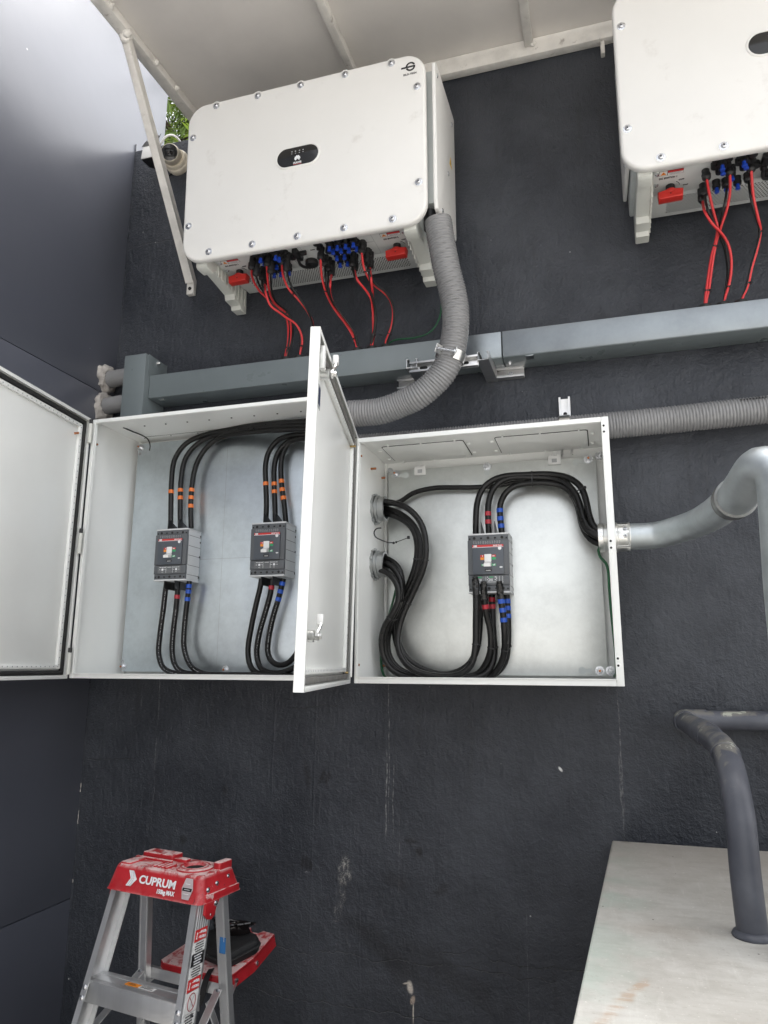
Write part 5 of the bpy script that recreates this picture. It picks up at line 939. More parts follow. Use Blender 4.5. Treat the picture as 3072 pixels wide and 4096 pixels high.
for y,z,l in ((-.062,3.066,'upper short grey conduit stub between the panel wall and the trunking end box'),(-.070,2.936,'lower short grey conduit stub between the panel wall and the trunking end box')):
    o=ribbed('conduit_stub',l,[(-2.1005,y,z-.004),(-2.05,y,z-.001),(-1.995,y,z+.002),(-1.958,y,z+.003)],.038,'short conduit stubs',.006,.0009,24)
    bm=NB(); lathe(bm,(-1.9605,y,z+.003),(-1.9385,y,z+.003),[(0,.040),(.002,.043),(.0215,.043),(.0215,.03)],6,(True,False)); obj('conduit_nut',bm,M['trunk'],o)
# galvanised pipe
gp=thing('galvanised_pipe','smooth galvanised steel pipe with a swan neck bend leaving the smaller box to the right','pipe')
P=[Vector(p) for p in G['rp']]
P[0]=Vector((.055,-.18,2.2195)); P=P[:9]+P[10:]
P+= [Vector((.368,-.99,1.6)),Vector((.368,-.99,1.253))]
F=spline(P,.012); j=min(range(len(F)),key=lambda i:(F[i]-Vector((.3205,-.80,2.199))).length)
bm=NB(); sweep(bm,F[:j+1],.0432,28); obj('pipe_run',bm,M['pipe'],gp)
bm=NB(); sweep(bm,F[j-1:],.0430,28); obj('swan_neck',bm,M['pipe'],gp)
q=[F[i] for i in range(j-4,j+3)]; bm=NB(); L=sum((b-a).length for a,b in zip(q,q[1:]))
sweep(bm,spline(q,.003),.047,36,(True,True),rf=lambda s,a:.0488 if (s<.006 or s>L-.006) else (.0468+.0016*(1 if abs(math.cos(a*2.5))>.985 else 0))); obj('coupling',bm,M['coupling'],gp)
d=(q[-1]-q[0]).normalized(); s=d.cross(Vector((-.3,-.9,.2))).normalized()*-1; p=(q[-1]+q[-2])/2+s*.046
bm=NB(); lathe(bm,p,p+s,[(0,.006),(.006,.006),(.008,.004)],12); obj('coupling_screw',bm,M['screw'],gp)
at_base(gp,(.368,-.99,1.253))
# ---------------------------------------------------------------- strut channel bracket and clamps
def channel(p,q,w,d,open_dir,t=.0025,lip=.007):
    p=Vector(p);q=Vector(q);ax=(q-p).normalized();o=Vector(open_dir).normalized();s=ax.cross(o).normalized();L=(q-p).length
    Mx=Matrix(((s.x,o.x,ax.x,p.x),(s.y,o.y,ax.y,p.y),(s.z,o.z,ax.z,p.z),(0,0,0,1))); bm=NB()
    bx(bm,-w/2,w/2,0,t,0,L,.0004,Mx); bx(bm,-w/2,-w/2+t,t+.0002,d,0,L,.0004,Mx); bx(bm,w/2-t,w/2,t+.0002,d,0,L,.0004,Mx)
    bx(bm,-w/2+t+.0002,-w/2+lip,d-t,d,0,L,.0004,Mx); bx(bm,w/2-lip,w/2-t-.0002,d-t,d,0,L,.0004,Mx)
    return bm,Mx,L
sb=thing('strut_bracket','galvanised strut channel bracket standing off the wall under the trunking','bracket')
bm,Mx,L=channel((-.640,-.195,2.888),(-.384,-.195,2.888),.041,.022,(0,-1,0)); x=obj('cross_channel',bm,M['strut'],sb)
bm=NB()
for zz in (.05,.205): prism(bm,rrect(.012,.030,.0055,5,0,zz),.0030,.0026,lambda a,b,c:Mx@Vector((a,c,b)))
obj('slot',bm,M['hole'],x)
for xx in (-.366,-.632):
    bm,_,_=channel((xx,-.214,2.886),(xx+.004,-.004,2.882),.041,.038,(.0,.25,1) if xx>-.5 else (0,.1,1)); obj('arm',bm,M['strut'],sb)
bm,_,_=channel((-.342,-.003,2.905),(-.238,-.003,2.905),.041,.028,(0,-1,0)); f=obj('wall_foot',bm,M['strut'],sb)
bm=NB(); lathe(bm,(-.290,-.0056,2.905),(-.290,-.03,2.905),[(0,.012),(.002,.012),(.0022,.008),(.009,.008)],6); obj('foot_bolt',bm,M['screw'],f)
bm,_,_=channel((-.74,-.003,2.905),(-.652,-.003,2.905),.041,.028,(0,-1,0)); obj('wall_foot',bm,M['strut'],sb)
at_base(sb,(-.5,0,2.90))
def pipe_clamp(label,c,d,r,w):
    d=Vector(d).normalized(); c=Vector(c); t=thing('pipe_clamp',label,'clamp',None,'galvanised pipe clamps'); a=c-d*w/2
    f=Vector((0,-1,0)); f=(f-d*f.dot(d)).normalized(); s=d.cross(f); 
    bm=NB(); n=40; rs=[]
    for k in range(n+1):
        th=R(28+304*k/n); dirv=f*math.cos(th)+s*math.sin(th); rs.append([a+dirv*r,a+dirv*(r+.002),a+d*w+dirv*(r+.002),a+d*w+dirv*r])
    rings(bm,rs,(True,True)); obj('strap',bm,M['clamp'],t)
    for sg in (1,-1):
        th=R(27)*sg; dirv=f*math.cos(th)+s*math.sin(th); p=c+dirv*r; bm=NB(); Mx=Matrix(((d.x,s.x,dirv.x,p.x),(d.y,s.y,dirv.y,p.y),(d.z,s.z,dirv.z,p.z),(0,0,0,1))); bx(bm,-w*.42,w*.42,-.001,.001,0,.030,.0003,Mx); obj('ear',bm,M['clamp'],t)
    p=c+f*(r+.016); bm=NB(); cyl(bm,p-s*.036,p+s*.034,.0036,10); lathe(bm,p+s*.030,p+s*.05,[(0,.0075),(.006,.0075)],6); lathe(bm,p-s*.030,p-s*.05,[(0,.0082),(.006,.0078)],12); obj('clamp_bolt',bm,M['screw'],t)
    at_base(t,tuple(c)); return t
F=spline(G['cd1'],.005); i=min(range(len(F)),key=lambda i:abs(F[i].z-2.888)+(9 if F[i].x<-.6 else 0))
pipe_clamp('shiny clamp with a bolt round the large bent conduit in front of the trunking',F[i],F[i+3]-F[i-3],.0508,.036)
vs=thing('strut_channel','short upright strut channel on the wall above the smaller box','bracket')
bm,_,_=channel((-.0935,-.003,2.560),(-.0935,-.003,2.783),.041,.026,(0,-1,0)); k=obj('channel',bm,M['strut'],vs)
bm=NB(); prism(bm,rrect(.014,.026,.0065,5,-.0935,2.718),-.0060,-.0057); obj('slot',bm,M['hole'],k)
at_base(vs,(-.0935,0,2.56))
t=thing('pipe_clamp','flat clamp holding the level conduit against the upright strut channel','clamp',None,'galvanised pipe clamps')
bm=NB(); n=24; rs=[]
for k in range(n+1):
    th=R(-80+190*k/n); dv=Vector((0,-math.sin(th) if 0 else -math.cos(th),math.sin(th))); c=Vector((-.0935,-.0815,2.6392)); rs.append([c+dv*.0500+Vector((-.0185,0,0)),c+dv*.0520+Vector((-.0185,0,0)),c+dv*.0520+Vector((.0185,0,0)),c+dv*.0500+Vector((.0185,0,0))])
rings(bm,rs); obj('strap',bm,M['clamp'],t); bm=NB(); bx(bm,-.112,-.075,-.064,-.030,2.6905,2.6925,.0004); obj('ear',bm,M['clamp'],t); at_base(t,(-.0935,-.03,2.64))
# ---------------------------------------------------------------- stepladder
LM=Matrix.Translation((-1.32,-.6095,0))@Matrix.Rotation(R(-10.16),4,'Z')
ld=thing('stepladder','aluminium stepladder with a worn red plastic top in front of the dark wall','ladder',LM)
HT=1.2; TA=math.tan(R(14.5)); TB=math.tan(R(6))
def fu(z,s): return s*(.168+.075*(1.135-z))
def fv(z): return -(HT-z)*TA+.002
# red cap: tapered shell, deck with raised blocks and a bucket ring
def loft(bm,secs,caps=(True,True)): rings(bm,[[Vector((x,y,z)) for x,y in p] for p,z in secs],caps)
bm=NB()
loft(bm,[(rrect(.378,.196,.022,5,0,.071),1.130),(rrect(.372,.190,.022,5,0,.071),1.135),(rrect(.346,.158,.022,5,0,.070),1.188),(rrect(.339,.150,.020,5,0,.070),1.196),(rrect(.330,.141,.018,5,0,.070),1.1995)])
cp_=obj('top_cap',bm,M['cap'],ld)
bm=NB(); prism(bm,rrect(.125,.052,.008,4,-.088,.112),1.216,1.1985,XY,.004,False); prism(bm,rrect(.150,.012,.004,3,-.088,.074),1.206,1.1985,XY,.003,False); obj('raised_block',bm,M['cap'],cp_)
bm=NB()
for k in range(4): bm=NB(); prism(bm,rrect(.010,.046,.004,3,-.028+.0155*k,.034),1.2055,1.1985,XY,.003,False); obj('tool_rib',bm,M['cap'],cp_)
bm=NB(); prism(bm,rrect(.05,.026,.006,3,.0,.104),1.2085,1.1985,XY,.003,False); obj('raised_pad',bm,M['cap'],cp_)
bm=NB(); prism(bm,rrect(.04,.07,.006,3,-.135,.035),1.2045,1.1985,XY,.003,False); obj('raised_pad',bm,M['cap'],cp_)
bm=NB(); lathe(bm,(.088,.062,1.1985),(.088,.062,1.3),[(0,.056),(.005,.055),(.008,.050),(.008,.046),(.005,.044),(.005,.041),(.0085,.039),(.0085,.033),(.004,.030),(.0015,.0285)],36,(False,False)); rg=obj('bucket_ring',bm,M['cap'],cp_)
bm=NB(); cyl(bm,(.088,.062,1.1997),(.088,.062,1.2003),.0285,28); obj('ring_hole',bm,M['hole'],rg)
bm=NB(); prism(bm,rrect(.026,.060,.006,3,.154,.110),1.2185,1.188,XY,.005,False); obj('corner_lug',bm,M['cap'],cp_)
# ears over the rails on both ends
for s in (1,-1):
    bm=NB(); pl=[(.0,1.150),(-.004,1.10),(.010,1.086),(.026,1.082),(.040,1.090),(.046,1.108),(.062,1.132),(.150,1.132),(.150,1.150)]
    Mx=Matrix(((1,0,-.18*0,0),(0,1,0,0),(0,0,1,0),(0,0,0,1)))
    prism(bm,pl[::1],.1885*s,.1800*s,YZ,.0015); e=obj('rail_ear',bm,M['cap'],cp_)
    bm=NB()
    for v,z in ((.016,1.160),(.058,1.168),(.112,1.175),(.042,1.121)): 
        x=(.1888+(0 if z<1.135 else -.38*(z-1.135)))*s; lathe(bm,(x-.002*s,v,z),(x+.02*s,v,z+.0),[(0,.0085),(.003,.0080),(.0055,.0045),(.006,.001)],14)
    lathe(bm,(.1884*s,.022,1.096),(.2*s,.022,1.096),[(0,.0035),(.0008,.003)],10)
    obj('cap_rivet',bm,M['screw'],e)
# lettering on the front face of the cap
c0=Vector((0,-.0085,1.190)); c1=Vector((0,-.0262,1.133)); upv=(c0-c1).normalized(); nrm=Vector((1,0,0)).cross(upv); 
if nrm.y>0: nrm=-nrm
def capM(x,t,off=.0012): p=c1.lerp(c0,t)+nrm*off; return MX((x,p.y,p.z),(1,0,0),tuple(upv),tuple(nrm))
text('cap_lettering','CUPRUM',.0300,M['print_white'],cp_,capM(.014,.615),.142,.0009); text('cap_lettering','150kg MAX',.0160,M['print_white'],cp_,capM(.053,.235),.067,.0006)
def flat(name,polys,m,parent,Mx,th=.0008):
    bm=NB()
    for pl in polys: prism(bm,pl,th,0,XY,0,True,Mx)
    return obj(name,bm,M[m],parent)
chev=[]
for k in range(3): x=-.0185+.0068*k; w=.0052; chev+=[[(x,.021),(x+w,.021),(x+w+.013,.000),(x+.013,.000)],[(x,-.021),(x+w,-.021),(x+w+.013,-.0004),(x+.013,-.0004)][::-1]]
chev.append([(.0005,.021),(.019,.000),(.0005,-.021),(-.002,-.021),(.0125,0),(-.002,.021)][::-1])
flat('chevron_mark',chev,'print_white',cp_,capM(-.086,.60))
hexp=lambda r,q:[(-r,0),(-r*.62,-q),(r*.62,-q),(r,0),(r*.62,q),(-r*.62,q)]
h=flat('hexagon_seal',[hexp(.0205,.0275)],'sticker_clear',cp_,capM(.131,.57)); flat('seal_band',[[(-.017,-.0042),(.017,-.0042),(.017,.0042),(-.017,.0042)]],'print_black',h,capM(.131,.535,.0022),.0004)
flat('seal_print',[[(-.010,-.0005),(.010,-.0005),(.010,.0005),(-.010,.0005)],[(-.008,.014),(.008,.014),(.008,.0152),(-.008,.0152)],[(-.009,-.012),(.009,-.012),(.009,-.0108),(-.009,-.0108)]],'print_white',h,capM(.131,.535,.0028),.0004)
# rails: channels with ribbed webs, rear legs, steps, spreaders
def rail(s,z0=.004,z1=1.15):
    bm=NB(); f=.021; dpt=.070; t=.0022
    for za,zb in ((z0,z1),):
        def q(z,u,v): return Vector((fu(z,s)-s*u,fv(z)+v,z))
        def slab_(u0,u1,v0,v1):
            rings(bm,[[q(z,a,b) for a,b in ((u0,v0),(u1,v0),(u1,v1),(u0,v1))] for z in (za,zb)])
        slab_(0,t,0.0024,dpt-.0024); slab_(0,f,0,t); slab_(0,f,dpt-t,dpt)
        for k in range(6): v=.010+.0095*k; slab_(-.0016,-.0001,v,v+.0022)
    return obj('front_rail',bm,M['alu'],ld)
r1=rail(-1); r2=rail(1)
def ru(z,s): return s*(.152+.045*(1.12-z))
def rv(z): return .094+(HT-z)*TB
for s in (-1,1):
    bm=NB(); f=.034; dpt=.022; t=.002
    def q(z,u,v): return Vector((ru(z,s)+s*.015-s*u,rv(z)+v,z))
    def slab_(u0,u1,v0,v1): rings(bm,[[q(z,a,b) for a,b in ((u0,v0),(u1,v0),(u1,v1),(u0,v1))] for z in (.004,1.145)])
    slab_(0,f,0,t); slab_(0,t,t+.0002,dpt); slab_(f-t,f,t+.0002,dpt); slab_(.004,.0065,-.0014,-.0001); slab_(f-.0065,f-.004,-.0014,-.0001)
    obj('rear_leg',bm,M['alu'],ld)
for z in (.895,.60,.30):
    w=abs(fu(z,1))-.0025; v=fv(z)
    bm=NB(); bx(bm,-w,w,v+.002,v+.076,z-.0025,z,.0004); bx(bm,-w,w,v+.002,v+.0045,z-.058,z-.0027,.0004); bx(bm,-w,w,v+.0735,v+.076,z-.040,z-.0027,.0004)
    for k in range(5): bx(bm,-w,w,v+.004+.0036*k,v+.0056+.0036*k,z,z+.0014); bx(bm,-w,w,v+.055+.0036*k,v+.0566+.0036*k,z,z+.0014)
    st=obj('step',bm,M['alu'],ld)
    if z>.8:
        bm=NB(); bx(bm,-.058,-.006,v+.030,v+.047,z+.0003,z+.0009); lb=obj('step_sticker',bm,M['print_orange'],st)
        bm=NB(); bx(bm,-.0056,.050,v+.030,v+.047,z+.0003,z+.0009); l2=obj('step_sticker',bm,M['sticker_white'],st)
        bm=NB()
        for k in range(4): bx(bm,-.002,.046-.006*(k%2),v+.0325+.0037*k,v+.0338+.0037*k,z+.0011,z+.0014)
        obj('fine_print',bm,M['print_black'],l2)
        bm=NB()
        for k in range(3): bx(bm,-.050+.002*k,-.018-.004*k,v+.034+.004*k,v+.0355+.004*k,z+.0011,z+.0014)
        obj('fine_print',bm,M['print_black'],lb)
    bm=NB()
    for s in (-1,1):
        for dz in (-.016,-.042): x=fu(z+dz,s)-s*.010; lathe(bm,(x,fv(z+dz)-.0002,z+dz),(x,fv(z+dz)-.02,z+dz),[(0,.0078),(.002,.0076),(.0045,.004),(.005,.001)],14)
        x=fu(z-.02,s); lathe(bm,(x,fv(z)+.035,z-.035),(x+s*.02,fv(z)+.035,z-.035),[(0,.0078),(.0022,.0076),(.0048,.004)],14)
    obj('step_rivet',bm,M['screw'],st)
for z in (.845,.56,.25):
    bm=NB(); a=ru(z,-1); b=ru(z,1); bx(bm,a,b,rv(z)+.024,rv(z)+.046,z-.012,z+.012,.002); bx(bm,a,b,rv(z)+.022,rv(z)+.0238,z-.016,z+.016,.0005); obj('rear_rung',bm,M['alu'],ld)
for s in (-1,1):
    bm=NB(); m=Vector((ru(.86,s)*.93,.08,.815)); bar(bm,(fu(.74,s)-s*.012,fv(.74)+.060,.742),(ru(.86,s)-s*.012,rv(.86)-.012,.862),.0030,.024,.0006,up=(s,0,0)); sp=obj('spreader',bm,M['alu'],ld)
    bm=NB(); lathe(bm,(ru(.86,s)-s*.010,rv(.86)-.014,.856),(ru(.86,s)-s*.010,rv(.86)-.03,.856),[(0,.010),(.003,.0095),(.005,.006),(.006,.002)],16); obj('spreader_rivet',bm,M['screw'],sp)
    bm=NB(); bar(bm,(ru(.80,s)-s*.060,rv(.80)-.006,.818),(ru(.66,s)-s*.006,rv(.66)-.006,.690),.0030,.022,.0006,up=(0,1,0)); obj('diagonal_brace',bm,M['alu'],ld)
# warning stickers down the outside of the right rail
zd=(Vector((fu(.9,1),fv(.9),.9))-Vector((fu(1.0,1),fv(1.0),1.0))).normalized()*-1
def railM(v,z,off=.0022): return MX((fu(z,1)+off,fv(z)+v,z),(0,1,0),tuple(zd),(1,0,0))
def sticker(z,hh,m,off=.0020): 
    Mx=railM(.0345,z,off); bm=NB(); bx(bm,-.0255,.0255,-hh/2,hh/2,0,.0005,0,Mx); return obj('warning_sticker',bm,M[m],r2),Mx
zt=1.050
def lines(par,z,hh,n,m):
    Mx=railM(.0345,z,.0028); bm=NB()
    for k in range(n):
        y=hh*.5-(k+.7)*hh/(n+.4); w=random.uniform(.0125,.0195); x=-w
        while x<w: L=random.uniform(.0028,.0072); bx(bm,x,min(x+L,w),y-hh*.22/n,y+hh*.22/n,0,.0003,0,Mx); x+=L+.0011
    obj('fine_print',bm,M[m],par)
for zc,hh,m,n,lm in ((zt,.030,'print_red',0,None),(zt-.0290,.027,'sticker_white',4,'print_black'),(zt-.0580,.030,'print_black',4,'print_white'),(zt-.0870,.027,'sticker_white',4,'print_black'),(zt-.1160,.030,'print_red',0,None),(zt-.1560,.049,'sticker_white',0,None),(zt-.1960,.030,'sticker_white',4,'print_black'),(zt-.2260,.029,'print_black',4,'print_white'),(zt-.2570,.032,'sticker_white',5,'print_black')):
    stk,Mx=sticker(zc,hh,m)
    if n: lines(stk,zc,hh,n,lm)
    if m=='print_red':
        text('sticker_lettering','DANGER',.0088,M['print_white'],stk,railM(.0405,zc+.0058,.0030),.028,.0003); text('sticker_lettering','PELIGRO',.0088,M['print_white'],stk,railM(.0405,zc-.0062,.0030),.029,.0003)
        bm=NB(); q=railM(.0175,zc,.0028); prism(bm,[(-.004,-.008),(.002,-.009),(.001,.001),(.004,.007),(-.002,.009),(-.001,.002)],.0003,0,XY,0,True,q); obj('hand_mark',bm,M['sticker_white'],stk)
    if hh>.045:
        q=railM(.0345,zc,.0030); bm=NB(); P=[q@Vector((.0155*math.cos(2*PI*k/28),.0205*math.sin(2*PI*k/28),0)) for k in range(29)]; sweep(bm,P,.0011,5,(False,False)); bar(bm,q@Vector((-.010,.0145,0)),q@Vector((.010,-.0145,0)),.0018,.0006); obj('prohibition_mark',bm,M['print_maroon'],stk)
        bm=NB()
        for a,b in (((-.004,-.012),(-.001,.003)),((-.001,.003),(.005,.012)),((-.001,.003),(-.007,.006)),((.004,-.012),(.001,.000))): bar(bm,q@Vector((*a,0)),q@Vector((*b,0)),.0013,.0005)
        obj('figure_mark',bm,M['print_grey'],stk)
bm=NB(); z=.985; bx(bm,ru(z,1)-.006,ru(z,1)+.016,rv(z)-.0022,rv(z)-.0016,z-.024,z+.020); obj('blue_sticker',bm,M['sticker_blue'],ld)
# red tray on the rear side
TM=Matrix.Translation((.008,.170,.872))@Matrix.Rotation(R(6.5),4,'X')
ol=[(-.135,.006),(-.112,-.008),(.112,-.008),(.142,.010),(.142,.120),(.108,.283),(.060,.288),(.052,.268),(.012,.268),(.004,.292),(-.062,.296),(-.112,.262),(-.135,.130)]
bm=NB(); prism(bm,ol,.006,-.003,XY,.003,True,TM); ty=obj('tray',bm,M['cap'],ld)
bm=NB(); n=len(ol)
inn=inset(ol,.006); v0=[[TM@Vector((*p,z)) for p in q] for q,z in ((ol,-.0031),(inset(ol,-.004),-.034),(inset(ol,.001),-.034),(inn,-.0031))]
rings(bm,v0,(False,False)); obj('tray_skirt',bm,M['cap'],ty)
for cx,cy in ((-.085,.10),(.098,.145)):
    bm=NB(); prism(bm,rrect(.034,.016,.007,4,cx,cy),.0066,.0058,XY,0,True,TM); obj('tray_slot',bm,M['hole'],ty)
bm=NB()
for k in range(5): prism(bm,rrect(.11,.007,.003,2,.0,.235+.009*k-.02),.0095,.0058,XY,.002,True,TM)
obj('tray_rib',bm,M['cap'],ty)
bm=NB()
for p,d in (((.143,.03,-.018),(1,0,0)),((.138,.14,-.018),(1,.2,0))): a=TM@Vector(p); b=TM@(Vector(p)+Vector(d)); lathe(bm,a,b,[(0,.0075),(.005,.0072),(.007,.004)],14)
obj('tray_rivet',bm,M['screw'],ty)
for s in (-1,1): bm=NB(); bar(bm,TM@Vector((.137*s,.03,-.022)),(ru(.80,s)-s*.004,rv(.80)+.004,.812),.003,.022,.0006,up=(s,0,0)); obj('tray_arm',bm,M['alu'],ty)
# ---------------------------------------------------------------- pouch and glasses on the tray
BM_=LM@TM@Matrix.Translation((.038,.118,.0065))@Matrix.Rotation(R(-14),4,'Z')
pz=lambda z:BM_@Vector((0,0,z))
bm=NB(); loft(bm,[(rrect(.172,.140,.030,6),.000),(rrect(.184,.152,.034,6),.006),(rrect(.188,.156,.036,6),.020),(rrect(.184,.152,.034,6),.034),(rrect(.172,.140,.030,6),.044),(rrect(.140,.108,.024,6),.048)])
bmesh.ops.subdivide_edges(bm,edges=bm.edges[:],cuts=1)
for v in bm.verts: v.co+=Vector((0,0,1))*.004*noise.noise(v.co*22)
pb=thing('black_pouch','black zipped nylon pouch lying on the red tray behind the ladder','pouch',BM_)
obj('pouch_body',bm,M['bag'],pb)
bm=NB(); P=[Vector((x,y,.022)) for x,y in rrect(.1895,.1575,.0365,8)]; P.append(P[0]); sweep(bm,P,.0036,6,(False,False)); obj('zip',bm,M['gasket'],pb)
bm=NB(); P=[Vector((x,y,.0435)) for x,y in rrect(.172,.140,.030,8)]; P.append(P[0]); sweep(bm,P,.0022,6,(False,False)); obj('piping',bm,M['bag'],pb)
inv_=BM_.inverted()@LM
def lo(p): return inv_@Vector(p)
sp_=[lo((.075,.178,.885)),lo((.083,.150,.876)),lo((.080,.140,.850)),lo((.068,.146,.815)),lo((.052,.150,.785)),lo((.040,.150,.772))]
bm=NB(); P=spline(sp_,.006); side=Vector((.9,.35,.3)).normalized(); vs=[]
rings(bm,[[p+side*.011,p-side*.011,p-side*.011+Vector((0,.002,0)),p+side*.011+Vector((0,.002,0))] for p in P]); obj('wrist_strap',bm,M['bag'],pb)
GM=BM_@Matrix.Translation((-.012,.036,.0485))@Matrix.Rotation(R(22),4,'Z')@Matrix.Scale(1.0,4)
gl=thing('safety_glasses','dark wraparound safety glasses resting on the black pouch','glasses',GM)
for s in (-1,1):
    bm=NB(); rs=[]
    for i in range(9):
        a=R(-8+78*i/8); x=s*(.012+.062*math.sin(a*.9)); y=-.042+.052*(1-math.cos(a))
        h=.026*math.sin(PI*(.14+.74*i/8))**.35
        rs.append([Vector((x,y+.004,.004)),Vector((x,y-.004,.004+h*.8)),Vector((x,y+.002,.004+h*1.75)),Vector((x-s*.002,y+.006,.004+h*1.75)),Vector((x-s*.002,y+.001,.004+h*.8)),Vector((x-s*.002,y+.008,.004))])
    rings(bm,rs); obj('lens',bm,M['lens'],gl,smooth=60)
    bm=NB(); tube(bm,[(s*.070,-.004,.030),(s*.071,.012,.026),(s*.060,.036,.016),(s*.005,.044-.008*s,.008),(-s*.035,.046-.008*s,.005)],.0042,8,.008); obj('temple_arm',bm,M['lens'],gl)
bm=NB(); tube(bm,[(-.068,-.008,.036),(-.045,-.034,.040),(0,-.046,.040),(.045,-.034,.040),(.068,-.008,.036)],.0045,8,.006); obj('brow_bar',bm,M['lens'],gl)
# ---------------------------------------------------------------- camera, lamp box and wires at the wall top
tc=thing('dome_camera','cream turret security camera with a black face on the top left of the wall','security camera')
b0=Vector((-1.842,-.002,4.166)); ax=Vector((.06,-1,-.02)).normalized(); e0=b0+ax*.052
bm=NB(); lathe(bm,b0,b0+ax,[(0,.060),(.006,.0605),(.026,.060),(.030,.057),(.031,.0545),(.040,.054),(.046,.051)],40); obj('mount_base',bm,M['cam_shell'],tc)
fd=Vector((.26,-.86,-.30)).normalized(); hc=b0+ax*.058+Vector((-.004,0,.004))
bm=NB(); lathe(bm,hc-fd*.046,hc+fd,[(0,.018),(.008,.031),(.022,.0410),(.040,.0445),(.062,.0450),(.088,.0435),(.094,.0410),(.0945,.0385)],40); hd=obj('turret_head',bm,M['cam_shell'],tc)
f0=hc+fd*.0485
bm=NB(); lathe(bm,f0,f0+fd,[(0,.0380),(.0008,.0380),(.0012,.0360)],36); fc_=obj('face',bm,M['glossblack'],hd)
sx_=fd.cross(Vector((0,0,1))).normalized(); uy=sx_.cross(fd); FM=MX(f0+fd*.0014,sx_,uy,fd)
bm=NB()
for q in ((-.025,.025,.014,.018),(-.025,.025,-.018,-.014),(-.025,-.021,-.0138,.0138),(.021,.025,-.0138,.0138)): bx(bm,q[0],q[1],q[2],q[3],0,.006,.0008,FM)
obj('window_frame',bm,M['black_plastic'],fc_)
bm=NB(); lathe(bm,FM@Vector((0,-.004,0)),FM@Vector((0,-.004,1)),[(0,.013),(.004,.012),(.0045,.008),(.003,.006)],24); obj('lens',bm,M['lens'],fc_)
at_base(tc,tuple(b0))
sb_=thing('flood_lamp','small white fronted box lamp with torn black tape above it at the wall corner','lamp')
bm=NB(); Mx=Matrix.Translation((-1.946,-.070,4.186))@Matrix.Rotation(R(-8),4,'X'); bx(bm,-.040,.040,-.030,-.024,-.039,.037,.004,Mx); obj('white_face',bm,M['inv'],sb_)
bm=NB(); loft(bm,[(rrect(.080,.078,.006,3),-.0238),(rrect(.078,.076,.006,3),-.010),(rrect(.070,.066,.008,3),.030),(rrect(.05,.045,.010,3),.055)])
for v in bm.verts: v.co=Mx@Vector((v.co.x,v.co.z,v.co.y-.002))
obj('lamp_body',bm,M['black_plastic'],sb_)
for x0,x1,h in ((-.046,-.006,.050),(.002,.038,.070)):
    bm=NB(); n=6; rs=[]
    for k in range(n+1):
        x=x0+(x1-x0)*k/n; hh=h*(.55+.45*abs(math.sin(k*1.35+x0*60))); rs.append([Mx@Vector((x,-.0315,.033)),Mx@Vector((x+.004,-.020+.004*math.sin(k*2),.038+hh)),Mx@Vector((x+.004,-.018+.004*math.sin(k*2),.038+hh)),Mx@Vector((x,-.0305,.033))])
    rings(bm,rs); obj('torn_tape',bm,M['gasket'],sb_)
at_base(sb_,(-1.946,-.01,4.19))
bm=NB(); tube(bm,[(-1.955,-.03,4.24),(-1.935,-.03,4.28),(-1.905,-.028,4.318),(-1.880,-.01,4.330),(-1.868,.03,4.322),(-1.880,.06,4.302),(-1.92,.10,4.299)],.0052,8,.01); tag(obj('white_wire',bm,M['inv']),'white wire looping over the wall top beside the box lamp','wire')
bm=NB(); tube(bm,[(-1.935,-.02,4.150),(-1.93,-.03,4.115),(-1.915,-.03,4.095),(-1.89,-.02,4.10),(-1.87,-.006,4.12)],.0042,8,.01); tag(obj('black_wire',bm,M['black_cable']),'thin black wire drooping between the box lamp and the turret camera','wire')
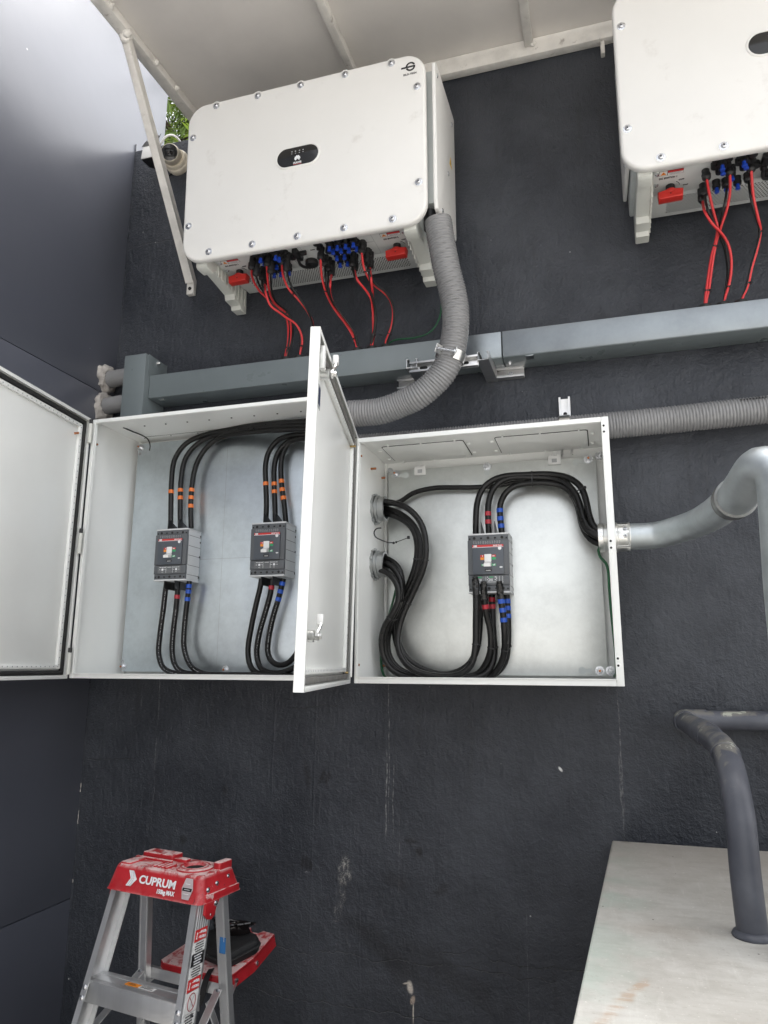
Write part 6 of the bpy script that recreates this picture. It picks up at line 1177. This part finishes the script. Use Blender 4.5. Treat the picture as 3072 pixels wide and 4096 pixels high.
# ---------------------------------------------------------------- tree behind the wall
def tree(x,y,h,label,seed,nl):
    rnd=random.Random(seed); t=thing('tree',label,'tree',Matrix.Translation((x,y,0)))
    bm=NB(); tips=[]
    tube(bm,[(0,0,0),(.05,.03,h*.3),(-.04,.05,h*.6),(.03,0,h*.95)],.09,10,.2,rf=lambda s,a:.10*(1-.75*s/h)+.006*math.sin(a*3))
    tk=obj('trunk',bm,M['bark'],t); bm=NB()
    for k in range(26):
        a=rnd.uniform(0,2*PI); z=h*rnd.uniform(.45,.92); L=rnd.uniform(.7,1.5)
        p=[Vector((0,0,z)),Vector((math.cos(a)*L*.5,math.sin(a)*L*.5,z+L*.22)),Vector((math.cos(a)*L,math.sin(a)*L,z+L*rnd.uniform(.1,.5)))]
        tube(bm,p,.02,6,.12,rf=lambda s,a_,L=L:.024*(1-.8*min(1,s/L))); tips+=[p[0].lerp(p[1],f) for f in (.6,)]+[p[1].lerp(p[2],f) for f in (.1,.35,.6,.85,1)]
    obj('limb',bm,M['bark'],t)
    for nm,mm,fr in (('foliage','leaf',.62),('foliage','leaf_dark',.38)):
        V=[];Fc=[]
        for i in range(int(nl*fr)):
            c=rnd.choice(tips)+Vector((rnd.gauss(0,.24),rnd.gauss(0,.24),rnd.gauss(0,.2))); d=Vector((rnd.gauss(0,1),rnd.gauss(0,1),rnd.gauss(-.15,.7))).normalized()
            # a spray: narrow leaflets along a short twig
            sd_=d.cross(Vector((0,0,1))).normalized()
            for j in range(7):
                b=c+d*(.026*j); 
                for s in (-1,1):
                    ld_=(d*.6+sd_*s*.8+Vector((0,0,rnd.uniform(-.35,.25)))).normalized(); L=rnd.uniform(.06,.10)*(1-.07*j); w=ld_.cross(Vector((rnd.uniform(-.4,.4),rnd.uniform(-.4,.4),1))).normalized()*L*.11
                    k=len(V); V+=[b,b+ld_*L*.45+w,b+ld_*L-Vector((0,0,L*.22)),b+ld_*L*.45-w]; Fc.append((k,k+1,k+2,k+3))
        me=bpy.data.meshes.new(nm); me.from_pydata([tuple(v) for v in V],[],Fc); me.materials.append(M[mm]); o=bpy.data.objects.new(nm,me); COL.objects.link(o); o.parent=t; o['kind']='stuff'
    return t
tree(-3.1,1.9,6.9,'leafy bright green tree seen in the gap above the wall beside the canopy',3,8500)
tree(-4.5,4.2,9.2,'taller green tree standing further back behind the panel wall',11,5200)
